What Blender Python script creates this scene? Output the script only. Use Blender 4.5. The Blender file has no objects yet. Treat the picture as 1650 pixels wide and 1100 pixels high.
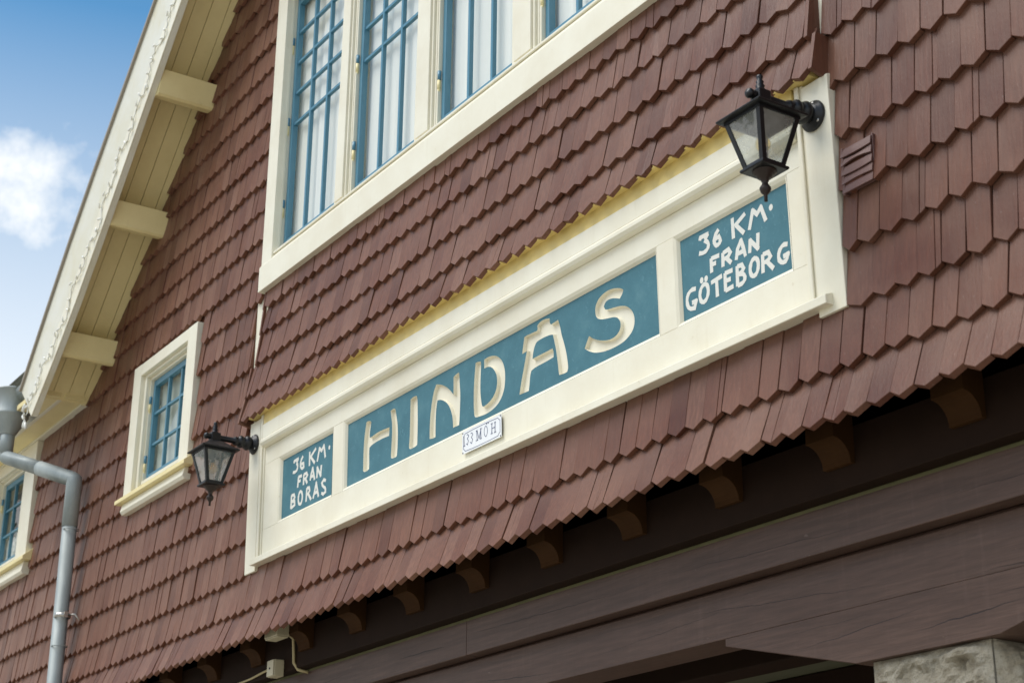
import bpy, math, random
from math import sin, cos, pi, radians
from mathutils import Vector, Matrix
from mathutils.geometry import tessellate_polygon

random.seed(7)
SC = bpy.context.scene
COL = SC.collection

# ------------------------------------------------------------------ camera
cam_d = bpy.data.cameras.new("camera"); cam = bpy.data.objects.new("camera", cam_d); COL.objects.link(cam)
YAW, PIT, ROL = radians(32.9596), radians(21.1247), radians(0.4721)
look = Vector((-cos(YAW)*cos(PIT), sin(YAW)*cos(PIT), sin(PIT)))
rt = Vector((sin(YAW), cos(YAW), 0)); up = rt.cross(look)
rt2 = rt*cos(ROL)+up*sin(ROL); up2 = -rt*sin(ROL)+up*cos(ROL)
M = Matrix((rt2, up2, -look)).transposed().to_4x4(); M.translation = Vector((0, -3.6, 1.65))
cam.matrix_world = M
cam_d.sensor_width = 36; cam_d.sensor_fit = 'HORIZONTAL'
cam_d.lens = 36*2690.34/1650
cam_d.clip_start = 0.05; cam_d.clip_end = 3000
cam_d.dof.use_dof = True; cam_d.dof.focus_distance = 7.0; cam_d.dof.aperture_fstop = 5.0
SC.camera = cam

# ------------------------------------------------------------------ world, sun, exposure
SUN_EL, SUN_AZ = radians(58), radians(205)      # azimuth measured from +Y clockwise: the sun stands behind the camera, veiled
W = bpy.data.worlds.new("World"); SC.world = W; W.use_nodes = True
nt = W.node_tree; nt.nodes.clear()
def N(t, tree=None, **kw):
    n = (tree or nt).nodes.new(t)
    for k, v in kw.items(): setattr(n, k, v)
    return n
out = N('ShaderNodeOutputWorld'); bg = N('ShaderNodeBackground'); bg.inputs['Strength'].default_value = 0.11
sky = N('ShaderNodeTexSky'); sky.sky_type = 'NISHITA'; sky.sun_disc = False
sky.sun_elevation = SUN_EL; sky.sun_rotation = SUN_AZ; sky.air_density = 1.0; sky.dust_density = 0.3; sky.ozone_density = 3.0
tc = N('ShaderNodeTexCoord')
sep = N('ShaderNodeSeparateXYZ'); nt.links.new(tc.outputs['Generated'], sep.inputs[0])
def mth(op, a=None, b=None, c=None, tree=None, clamp=False):
    t = tree or nt; n = N('ShaderNodeMath', t); n.operation = op; n.use_clamp = clamp
    for i, v in enumerate((a, b, c)):
        if v is None: continue
        if isinstance(v, (int, float)): n.inputs[i].default_value = v
        else: t.links.new(v, n.inputs[i])
    return n.outputs[0]
# broken fair-weather cloud: noise on the direction, denser towards the horizon
n1 = N('ShaderNodeTexNoise'); n1.inputs['Scale'].default_value = 3.0; n1.inputs['Detail'].default_value = 9; n1.inputs['Roughness'].default_value = .62
cm = N('ShaderNodeMapping'); cm.inputs['Location'].default_value = (2.6, 9.1, 6.3); nt.links.new(tc.outputs['Generated'], cm.inputs[0]); nt.links.new(cm.outputs[0], n1.inputs['Vector'])
# one puff of cumulus beside the gable
pd = N('ShaderNodeVectorMath'); pd.operation = 'DISTANCE'
nt.links.new(tc.outputs['Generated'], pd.inputs[0]); pd.inputs[1].default_value = (-.8704, .2382, .4309)
puff = mth('MULTIPLY_ADD', pd.outputs['Value'], -23.5, 1.12)
n2 = N('ShaderNodeTexNoise'); n2.inputs['Scale'].default_value = 24; n2.inputs['Detail'].default_value = 8; n2.inputs['Roughness'].default_value = .6
nt.links.new(tc.outputs['Generated'], n2.inputs['Vector'])
puff = mth('MULTIPLY_ADD', mth('SUBTRACT', n2.outputs[0], .5), 2.4, puff)
puff = mth('MULTIPLY', puff, .9, clamp=True)
hz = mth('MULTIPLY_ADD', sep.outputs['Z'], -3.95, 2.06)                 # thickening towards the horizon
cl = mth('MULTIPLY_ADD', mth('SUBTRACT', n1.outputs[0], .50), 5.0, mth('MULTIPLY', hz, .30), clamp=True)
cl = mth('MAXIMUM', cl, mth('MULTIPLY', hz, .9, clamp=True))
mask = mth('MAXIMUM', cl, puff, clamp=True)
mx = N('ShaderNodeMix'); mx.data_type = 'RGBA'
hs = N('ShaderNodeHueSaturation'); hs.inputs['Saturation'].default_value = 1.2; hs.inputs['Value'].default_value = 1.2; hs.inputs['Hue'].default_value = .485; nt.links.new(sky.outputs[0], hs.inputs['Color'])
nt.links.new(mask, mx.inputs['Factor']); nt.links.new(hs.outputs[0], mx.inputs['A']); mx.inputs['B'].default_value = (8.2, 8.3, 8.3, 1)
nt.links.new(mx.outputs['Result'], bg.inputs['Color']); nt.links.new(bg.outputs[0], out.inputs['Surface'])

sun_d = bpy.data.lights.new("sun", 'SUN'); sun = bpy.data.objects.new("sun", sun_d); COL.objects.link(sun)
sun_d.energy = 2.8; sun_d.angle = radians(45); sun_d.color = (1, .95, .87)
sd = Vector((sin(SUN_AZ)*cos(SUN_EL), cos(SUN_AZ)*cos(SUN_EL), sin(SUN_EL)))
sun.rotation_euler = sd.to_track_quat('Z', 'Y').to_euler(); sun.location = (0, -6, 12)
SC.view_settings.view_transform = 'Standard'; SC.view_settings.look = 'None'; SC.view_settings.gamma = 1
SC.view_settings.use_curve_mapping = False; SC.view_settings.exposure = 0.30
SC.cycles.max_bounces = 10; SC.cycles.transparent_max_bounces = 24; SC.cycles.caustics_reflective = False; SC.cycles.caustics_refractive = False

# ------------------------------------------------------------------ materials
def mat(name):
    m = bpy.data.materials.new(name); m.use_nodes = True; m.node_tree.nodes.clear()
    t = m.node_tree; o = N('ShaderNodeOutputMaterial', t); b = N('ShaderNodeBsdfPrincipled', t)
    t.links.new(b.outputs[0], o.inputs[0]); return m, t, b, o
def noise(t, scale, detail=4, rough=.55, stretch=None, coord='Position', dist=0):
    n = N('ShaderNodeTexNoise', t); n.inputs['Scale'].default_value = scale; n.inputs['Detail'].default_value = detail
    n.inputs['Roughness'].default_value = rough; n.inputs['Distortion'].default_value = dist
    if coord == 'Position': src = N('ShaderNodeNewGeometry', t).outputs['Position']
    else: src = N('ShaderNodeTexCoord', t).outputs[coord]
    if stretch:
        mp = N('ShaderNodeMapping', t); mp.inputs['Scale'].default_value = stretch; t.links.new(src, mp.inputs[0]); src = mp.outputs[0]
    t.links.new(src, n.inputs['Vector']); return n.outputs[0]
def ramp(t, f, stops):
    r = N('ShaderNodeValToRGB', t); t.links.new(f, r.inputs[0]); e = r.color_ramp.elements
    while len(e) < len(stops): e.new(.5)
    for i, (p, c) in enumerate(stops): e[i].position = p; e[i].color = (*c, 1)
    return r.outputs[0]
def mixc(t, f, a, b, mode='MIX'):
    m = N('ShaderNodeMix', t); m.data_type = 'RGBA'; m.blend_type = mode
    for s, v in (('Factor', f), ('A', a), ('B', b)):
        if isinstance(v, (int, float)): m.inputs[s].default_value = v
        elif isinstance(v, tuple): m.inputs[s].default_value = (*v, 1)
        else: t.links.new(v, m.inputs[s])
    return m.outputs['Result']
def bump(t, b, h, strength=.3, dist=.002):
    n = N('ShaderNodeBump', t); n.inputs['Strength'].default_value = strength; n.inputs['Distance'].default_value = dist
    t.links.new(h, n.inputs['Height']); t.links.new(n.outputs[0], b.inputs['Normal'])

def m_shingle():
    m, t, b, o = mat("painted_shingle")
    at = N('ShaderNodeAttribute', t); at.attribute_name = 'tone'
    oi = N('ShaderNodeObjectInfo', t)
    f = mth('FRACT', mth('ADD', at.outputs['Fac'], oi.outputs['Random'], tree=t), tree=t)
    base = ramp(t, f, [(0, (.074, .021, .013)), (.2, (.116, .037, .022)), (.5, (.136, .046, .028)), (.75, (.150, .057, .036)), (.9, (.172, .078, .052)), (1, (.092, .027, .016))])
    # paler towards the left end: fading, plus grazing sky sheen painted in
    sx = N('ShaderNodeSeparateXYZ', t); t.links.new(N('ShaderNodeNewGeometry', t).outputs['Position'], sx.inputs[0])
    fd = mth('MULTIPLY_ADD', sx.outputs['X'], -.36, -1.22, tree=t); fd = mth('ADD', fd, mth('MULTIPLY_ADD', noise(t, .9, 4), .8, -.4, tree=t), tree=t)
    fd = mth('MULTIPLY', fd, 1.0, tree=t, clamp=True)
    pale = ramp(t, f, [(0, (.134, .050, .029)), (.2, (.200, .080, .047)), (.5, (.230, .098, .059)), (.75, (.252, .115, .073)), (.9, (.290, .145, .096)), (1, (.160, .054, .031))])
    base = mixc(t, fd, base, pale)
    g = noise(t, 1, 6, .6, (95, 95, 5))                       # vertical grain
    base = mixc(t, mth('MULTIPLY_ADD', g, 2.4, -.95, tree=t, clamp=True), mixc(t, .5, base, (.058, .025, .017)), base)
    w = noise(t, 2.2, 5, .6)                                   # fading, dust
    base = mixc(t, mth('MULTIPLY_ADD', w, 2.0, -.75, tree=t, clamp=True), base, mixc(t, .5, base, (.27, .15, .10)))
    al = N('ShaderNodeAttribute', t); al.attribute_name = 'along'     # greyer brown towards the upper part of each shingle
    base = mixc(t, mth('MULTIPLY', mth('MULTIPLY_ADD', al.outputs['Fac'], 2.2, -.55, tree=t, clamp=True), .38, tree=t), base, (.150, .086, .062))
    sp = noise(t, 130, 2, .5, (1, 1, .4))
    spk = mth('MULTIPLY', mth('GREATER_THAN', sp, .735, tree=t), .22, tree=t)
    base = mixc(t, spk, base, (.36, .31, .28))
    t.links.new(base, b.inputs['Base Color']); b.inputs['Roughness'].default_value = .42; b.inputs['Specular IOR Level'].default_value = .2; b.inputs['Coat Weight'].default_value = .0; b.inputs['Coat Roughness'].default_value = .3
    bump(t, b, mth('ADD', g, mth('MULTIPLY', noise(t, 60, 3), .35, tree=t), tree=t), .45, .0025)
    return m
def m_paint(name, col, dark, rough=.45, streak=(30, 30, 3), amt=.35, bstr=.18):
    m, t, b, o = mat(name)
    n = noise(t, 3, 6, .65)
    base = mixc(t, mth('MULTIPLY_ADD', n, 2.6, -1.0, tree=t, clamp=True), col, mixc(t, amt, col, dark))
    base = mixc(t, mth('MULTIPLY', mth('GREATER_THAN', noise(t, 24, 5, .7), .70, tree=t), amt*.9, tree=t), base, dark)
    s = noise(t, 1, 5, .6, streak)
    base = mixc(t, mth('MULTIPLY_ADD', s, 3, -1.75, tree=t, clamp=True), base, mixc(t, amt*.8, base, dark))
    t.links.new(base, b.inputs['Base Color']); b.inputs['Roughness'].default_value = rough
    bump(t, b, mth('ADD', s, mth('MULTIPLY', noise(t, 45, 3), .5, tree=t), tree=t), bstr, .002)
    return m
CRACKS = [(-6.79, 3.06, -6.35, 3.056, .0022), (-6.165, 3.078, -5.05, 3.06, .0013), (-4.7, 3.068, -3.7, 3.04, .0011), (-3.45, 3.05, -2.4, 3.06, .0011), (-8.1, 3.03, -7.2, 3.07, .0012),
          (-6.22, 2.881, -5.58, 2.835, .0016), (-4.76, 2.922, -3.66, 2.849, .0010), (-3.36, 2.816, -2.7, 2.81, .0016), (-5.3, 2.86, -4.4, 2.91, .0008),
          (-4.15, 2.703, -3.57, 2.752, .0014), (-3.62, 2.681, -3.18, 2.711, .0020), (-4.25, 2.76, -3.75, 2.772, .0007), (-3.3, 2.74, -2.8, 2.752, .0012)]
def m_beam():
    m, t, b, o = mat("painted_timber")
    n = noise(t, 1.6, 6, .65, (.5, 1, 2.2)); g = noise(t, 1, 7, .68, (4, 75, 75)); v = noise(t, 1, 4, .6, (28, 28, 2.5))
    base = ramp(t, n, [(.25, (.072, .040, .030)), (.5, (.102, .060, .046)), (.75, (.135, .082, .062))])
    base = mixc(t, mth('MULTIPLY_ADD', g, 3.2, -1.3, tree=t, clamp=True), mixc(t, .5, base, (.03, .018, .014)), base)
    kn = noise(t, 38, 5, .7, (.35, 1, 1)); base = mixc(t, mth('MULTIPLY', mth('GREATER_THAN', kn, .69, tree=t), .35, tree=t), base, (.23, .18, .15))
    base = mixc(t, mth('MULTIPLY', mth('MULTIPLY_ADD', v, 3.2, -1.75, tree=t, clamp=True), mth('MULTIPLY_ADD', n, 2.5, -.9, tree=t, clamp=True), tree=t), base, mixc(t, .28, base, (.24, .165, .14)))
    # long drying checks: thin dark lines that wander along the grain
    sp = N('ShaderNodeSeparateXYZ', t); t.links.new(N('ShaderNodeNewGeometry', t).outputs['Position'], sp.inputs[0]); X_, Z_ = sp.outputs['X'], sp.outputs['Z']
    wob = mth('SUBTRACT', noise(t, 1, 5, .6, (5, .01, .01)), .5, tree=t); cr = None
    for xa, za, xb, zb, w in CRACKS:
        u = mth('MULTIPLY_ADD', X_, 1/(xb-xa), -xa/(xb-xa), tree=t)
        zc = mth('MULTIPLY_ADD', u, zb-za, za, tree=t); zc = mth('MULTIPLY_ADD', wob, .028, zc, tree=t)
        tp = mth('MULTIPLY', mth('MULTIPLY', u, mth('SUBTRACT', 1.0, u, tree=t), tree=t), 4*w, tree=t)
        k = mth('LESS_THAN', mth('ABSOLUTE', mth('SUBTRACT', Z_, zc, tree=t), tree=t), tp, tree=t)
        cr = k if cr is None else mth('MAXIMUM', cr, k, tree=t)
    base = mixc(t, mth('MULTIPLY', cr, .9, tree=t), base, (.012, .008, .008))
    t.links.new(base, b.inputs['Base Color']); b.inputs['Roughness'].default_value = .5; b.inputs['Specular IOR Level'].default_value = .3
    bump(t, b, mth('SUBTRACT', mth('ADD', g, mth('MULTIPLY', v, .4, tree=t), tree=t), mth('MULTIPLY', cr, 2.5, tree=t), tree=t), .4, .003)
    return m
def m_plain(name, col, rough=.5, metal=0, bstr=0, bscale=40, var=0, spec=None):
    m, t, b, o = mat(name)
    if var:
        n = noise(t, bscale*.2, 5); base = mixc(t, n, tuple(c*(1-var) for c in col), tuple(min(1, c*(1+var)) for c in col)); t.links.new(base, b.inputs['Base Color'])
    else: b.inputs['Base Color'].default_value = (*col, 1)
    b.inputs['Roughness'].default_value = rough; b.inputs['Metallic'].default_value = metal
    if bstr: bump(t, b, noise(t, bscale, 4), bstr, .002)
    if spec is not None: b.inputs['Specular IOR Level'].default_value = spec
    return m
def m_glass(name, ior=1.5, tint=(.93, .97, .95), wav=.0, milky=0):
    m = bpy.data.materials.new(name); m.use_nodes = True; t = m.node_tree; t.nodes.clear()
    o = N('ShaderNodeOutputMaterial', t); tr = N('ShaderNodeBsdfTransparent', t); gl = N('ShaderNodeBsdfGlossy', t)
    tr.inputs[0].default_value = (*tint, 1); gl.inputs['Roughness'].default_value = .015
    lw = N('ShaderNodeLayerWeight', t); lw.inputs[0].default_value = .5; r0 = ((ior-1)/(ior+1))**2
    fr = mth('MULTIPLY_ADD', mth('POWER', lw.outputs['Facing'], 5, tree=t), 1-r0, r0, tree=t)
    mx = N('ShaderNodeMixShader', t); t.links.new(fr, mx.inputs[0]); t.links.new(tr.outputs[0], mx.inputs[1]); t.links.new(gl.outputs[0], mx.inputs[2])
    if wav:
        n = N('ShaderNodeBump', t); n.inputs['Strength'].default_value = wav; n.inputs['Distance'].default_value = .01
        t.links.new(noise(t, 5, 2), n.inputs['Height']); t.links.new(n.outputs[0], gl.inputs['Normal'])
    res = mx.outputs[0]
    if milky:  # patchy white diffuse film makes the glass milky
        d = N('ShaderNodeBsdfTranslucent', t); d.inputs[0].default_value = (.8, .82, .78, 1); d2 = N('ShaderNodeBsdfDiffuse', t); d2.inputs[0].default_value = (.8, .82, .78, 1)
        dm = N('ShaderNodeMixShader', t); dm.inputs[0].default_value = .5; t.links.new(d.outputs[0], dm.inputs[1]); t.links.new(d2.outputs[0], dm.inputs[2])
        m2 = N('ShaderNodeMixShader', t); t.links.new(mth('MULTIPLY_ADD', noise(t, 14, 4), milky*1.2, milky*.4, tree=t), m2.inputs[0]); t.links.new(res, m2.inputs[1]); t.links.new(dm.outputs[0], m2.inputs[2]); res = m2.outputs[0]
    t.links.new(res, o.inputs[0]); return m
def m_cloth(name, col):
    m = bpy.data.materials.new(name); m.use_nodes = True; t = m.node_tree; t.nodes.clear()
    o = N('ShaderNodeOutputMaterial', t); d = N('ShaderNodeBsdfDiffuse', t); tl = N('ShaderNodeBsdfTranslucent', t); mx = N('ShaderNodeMixShader', t)
    d.inputs[0].default_value = (*col, 1); tl.inputs[0].default_value = (*col, 1); mx.inputs[0].default_value = .06
    t.links.new(d.outputs[0], mx.inputs[1]); t.links.new(tl.outputs[0], mx.inputs[2]); t.links.new(mx.outputs[0], o.inputs[0]); return m
def m_stone():
    m, t, b, o = mat("granite")
    n = noise(t, 9, 8, .7); f = noise(t, 210, 3, .6)
    base = ramp(t, n, [(.3, (.17, .145, .105)), (.45, (.38, .335, .25)), (.6, (.50, .46, .37)), (.75, (.42, .41, .39))])
    base = mixc(t, mth('MULTIPLY', mth('MULTIPLY_ADD', f, 4, -2.0, tree=t, clamp=True), .5, tree=t), base, (.10, .09, .08))
    base = mixc(t, mth('MULTIPLY', mth('MULTIPLY_ADD', f, -4, 1.4, tree=t, clamp=True), .5, tree=t), base, (.62, .59, .53))
    t.links.new(base, b.inputs['Base Color']); b.inputs['Roughness'].default_value = .85
    bump(t, b, mth('ADD', noise(t, 30, 9, .75), mth('MULTIPLY', f, .35, tree=t), tree=t), 1.0, .02); return m
def m_zinc():
    m, t, b, o = mat("zinc")
    n = noise(t, 7, 6, .65, (1, 1, .35)); base = ramp(t, n, [(.3, (.23, .265, .265)), (.55, (.33, .37, .365)), (.75, (.41, .45, .44))])
    t.links.new(base, b.inputs['Base Color']); b.inputs['Metallic'].default_value = .2; b.inputs['Roughness'].default_value = .55
    bump(t, b, noise(t, 30, 3), .08, .002); return m
def m_panel():
    m, t, b, o = mat("blue_sign_paint")
    n = noise(t, 7, 7, .65); s = noise(t, 40, 5, .6, (1, 1, 1), dist=1.5)
    base = ramp(t, n, [(.3, (.050, .150, .190)), (.55, (.064, .180, .224)), (.75, (.096, .222, .260))])
    base = mixc(t, mth('MULTIPLY_ADD', s, 4, -2.4, tree=t, clamp=True), base, (.14, .29, .34))
    t.links.new(base, b.inputs['Base Color']); b.inputs['Roughness'].default_value = .55; b.inputs['Specular IOR Level'].default_value = .25
    bump(t, b, mth('ADD', s, n, tree=t), .3, .002); return m

SH = m_shingle(); BEAM = m_beam()
CREAM = m_paint("cream_paint", (.82, .785, .645), (.56, .47, .29))
GLOW_CREAM = m_paint("cream_with_bounce_glow", (.80, .63, .24), (.52, .38, .12), amt=.35)  # golden bounce glow under the skirt, painted into the cream
CREAMV = m_paint("glow_tinted_cream_paint", (.86, .745, .40), (.55, .43, .16), amt=.35)  # yellowed cream with the soffits' ground-bounce glow painted in
BARGE = m_paint("verge_paint", (.72, .71, .62), (.6, .53, .3), .5, (6, 6, 6), .5)
BLUE = m_paint("blue_paint", (.085, .235, .33), (.05, .14, .2), .35, amt=.2)
PANEL = m_panel(); ZINC = m_zinc(); STONE = m_stone()
BLACK = m_plain("black_cast_iron", (.012, .013, .015), .38, .3, .25, 120, .2)
RUST = m_plain("rusted_iron", (.03, .02, .016), .5, .3, .3, 90, .4)
STEEL = m_plain("screw_steel", (.5, .48, .44), .35, .9)
WHITE = m_plain("lettering_paint", (.72, .72, .66), .5, 0, .1, 60)
ENAMEL = m_plain("white_enamel", (.82, .84, .86), .18)
NAVY = m_plain("navy_enamel", (.035, .05, .14), .3, 0, 0, 200, .5)
DARK = m_plain("room_dark", (.24, .235, .21), .9)
JOIST = m_plain('brown_joist_wood', (.042, .019, .007), .7, 0, .4, 50, .35, .05); SHADE_WOOD = m_plain('shade_darkened_wood', (.018, .0095, .006), .7, 0, .3, 40, .3, .08); OLIVE_STRIP = m_plain('olive_strip', (.16, .15, .07), .9, 0, .4, 60, .3)  # second wood: under-skirt shade painted into its dark brown
OLIVE = m_plain("olive_board", (.085, .085, .05), .7, 0, .2, 30, .2)
CAP = m_plain("verge_capping", (.30, .26, .21), .5)
TILE = m_plain("roof_tile", (.15, .10, .075), .7, 0, .4, 30, .3)
GLASS = m_glass("window_glass", 1.65, (.985, 1, .99), .06)
LGLASS = m_glass("lantern_glass", 2.1, (.96, .98, .96), .05, .28)
AMBER = m_glass("bulb_glass", 1.6, (.97, .86, .6))
CLOTH = m_cloth("white_curtain", (.96, .95, .89)); SHEER = m_cloth("sheer_curtain", (.55, .60, .54)); DRAPE = m_cloth("olive_drape", (.32, .27, .14))
PLASTIC = m_plain("ivory_plastic", (.46, .41, .28), .4); CABLE = m_plain("cable_sheath", (.38, .31, .16), .5)
BULBW = m_plain("bulb_white", (.80, .80, .74), .35)
PAVE = m_plain("paving", (.44, .40, .32), .9, 0, .4, 12, .2)
VENT = m_paint("vent_paint", (.13, .065, .055), (.06, .03, .03), .5, (5, 60, 60), .5, .4)
BARK = m_plain("bark", (.09, .07, .055), .9, 0, .6, 20, .3)
def m_leaf():
    m, t, b, o = mat("leaves"); oi = noise(t, 1.4, 3)
    t.links.new(ramp(t, oi, [(.3, (.03, .06, .018)), (.6, (.06, .11, .03)), (.8, (.1, .15, .045))]), b.inputs['Base Color']); b.inputs['Roughness'].default_value = .6
    return m
LEAF = m_leaf()

# ------------------------------------------------------------------ mesh helpers
class MB:
    def __init__(s): s.v = []; s.f = []; s.mi = []; s.sm = []; s.tone = []; s.al = []
    def add(s, vs, fs, mi=0, smooth=False, tone=0.):
        o = len(s.v); s.v += [tuple(v) for v in vs]
        for f in fs: s.f.append(tuple(o+i for i in f)); s.mi.append(mi); s.sm.append(smooth); s.tone.append(tone)
        return s
    def box(s, x0, x1, y0, y1, z0, z1, mi=0):
        return s.add([(x0, y0, z0), (x1, y0, z0), (x1, y1, z0), (x0, y1, z0), (x0, y0, z1), (x1, y0, z1), (x1, y1, z1), (x0, y1, z1)],
              [(0, 3, 2, 1), (4, 5, 6, 7), (0, 1, 5, 4), (1, 2, 6, 5), (2, 3, 7, 6), (3, 0, 4, 7)], mi)
    def prism_x(s, prof, x0, x1, mi=0, smooth=False):        # profile in (y, z), extruded along x
        n = len(prof); vs = [(x0, y, z) for y, z in prof]+[(x1, y, z) for y, z in prof]
        fs = [(i, (i+1) % n, n+(i+1) % n, n+i) for i in range(n)]
        s.add(vs, fs, mi, smooth)
        tr = tessellate_polygon([[Vector((y, z, 0)) for y, z in prof]])
        s.add([(x0, y, z) for y, z in prof], tr, mi); s.add([(x1, y, z) for y, z in prof], tr, mi); return s
    def plate(s, outer, holes, y0, y1, mi=0, hole_sides=True):   # outlines in (x, z), front y0, back y1
        loops = [outer]+list(holes); flat = [p for l in loops for p in l]
        tr = tessellate_polygon([[Vector((x, z, 0)) for x, z in l] for l in loops])
        s.add([(x, y0, z) for x, z in flat], tr, mi); s.add([(x, y1, z) for x, z in flat], tr, mi)
        for k, l in enumerate(loops):
            if k and not hole_sides: continue
            n = len(l); s.add([(x, y0, z) for x, z in l]+[(x, y1, z) for x, z in l], [(i, (i+1) % n, n+(i+1) % n, n+i) for i in range(n)], mi)
        return s
    def tube(s, pts, r, seg=10, mi=0, smooth=True, caps=True):
        P = [Vector(p) for p in pts]; rings = []; n = len(P)
        rr = r if isinstance(r, (list, tuple)) else [r]*n
        prev = None
        for i, p in enumerate(P):
            d = (P[min(i+1, n-1)]-P[max(i-1, 0)]).normalized()
            if prev is None: a = d.orthogonal().normalized()
            else: a = (prev-d*prev.dot(d)).normalized()
            prev = a; b = d.cross(a)
            k = 1.0
            if 0 < i < n-1:
                c = (P[i]-P[i-1]).normalized().dot((P[i+1]-P[i]).normalized()); k = 1/math.sqrt(max(.3, (1+c)/2))
            rings.append([p+(a*cos(2*pi*j/seg)+b*sin(2*pi*j/seg))*rr[i]*(k if False else 1) for j in range(seg)])
        vs = [v for ring in rings for v in ring]; fs = []
        for i in range(n-1):
            for j in range(seg): fs.append((i*seg+j, i*seg+(j+1) % seg, (i+1)*seg+(j+1) % seg, (i+1)*seg+j))
        s.add(vs, fs, mi, smooth)
        if caps: s.add(rings[0], [tuple(range(seg))[::-1]], mi); s.add(rings[-1], [tuple(range(seg))], mi)
        return s
    def lathe(s, prof, seg=20, axis='Z', c=(0, 0, 0), mi=0, smooth=True):   # prof of (radius, height)
        vs = []; fs = []; n = len(prof)
        for r, h in prof:
            for j in range(seg):
                a = 2*pi*j/seg; x, y = r*cos(a), r*sin(a)
                vs.append((c[0]+x, c[1]+y, c[2]+h) if axis == 'Z' else (c[0]+x, c[1]-h, c[2]+y))
        for i in range(n-1):
            for j in range(seg): fs.append((i*seg+j, i*seg+(j+1) % seg, (i+1)*seg+(j+1) % seg, (i+1)*seg+j))
        return s.add(vs, fs, mi, smooth)
    def mesh(s, name, mats, tone=False):
        me = bpy.data.meshes.new(name); me.from_pydata(s.v, [], s.f)
        for m in mats: me.materials.append(m)
        me.polygons.foreach_set('material_index', s.mi); me.polygons.foreach_set('use_smooth', s.sm)
        if tone:
            a = me.attributes.new('tone', 'FLOAT', 'FACE'); a.data.foreach_set('value', s.tone)
            if len(s.al) == len(s.v): me.attributes.new('along', 'FLOAT', 'POINT').data.foreach_set('value', s.al)
        import bmesh
        bm = bmesh.new(); bm.from_mesh(me); bmesh.ops.remove_doubles(bm, verts=bm.verts, dist=1e-5) if not tone else None
        bmesh.ops.recalc_face_normals(bm, faces=bm.faces); bm.to_mesh(me); bm.free()
        me.update(); return me
    def build(s, name, mats, parent=None, bevel=0, tone=False):
        if not isinstance(mats, (list, tuple)): mats = [mats]
        o = bpy.data.objects.new(name, s.mesh(name, mats, tone)); COL.objects.link(o)
        if parent: o.parent = parent
        if bevel:
            b = o.modifiers.new('bevel', 'BEVEL'); b.width = bevel; b.segments = 2; b.limit_method = 'ANGLE'; b.angle_limit = radians(40); b.harden_normals = False
        return o
def thing(name, label, cat, loc=(0, 0, 0), rot=(0, 0, 0), group=None):
    o = bpy.data.objects.new(name, None); COL.objects.link(o); o.location = loc; o.rotation_euler = rot
    o.empty_display_size = .1; return tag(o, label, cat, group)
def tag(o, label, cat, group=None):
    o['label'] = label; o['category'] = cat
    if group: o['group'] = group
    return o
def box(name, m, parent, x0, x1, y0, y1, z0, z1, bevel=.002): return MB().box(x0, x1, y0, y1, z0, z1).build(name, m, parent, bevel)
def rect(x0, x1, z0, z1): return [(x0, z0), (x1, z0), (x1, z1), (x0, z1)]
def lerp_curve(pts, x):
    for (xa, za), (xb, zb) in zip(pts, pts[1:]):
        if xa <= x <= xb: return za+(zb-za)*(x-xa)/(xb-xa)
    return pts[0][1] if x < pts[0][0] else pts[-1][1]

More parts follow.
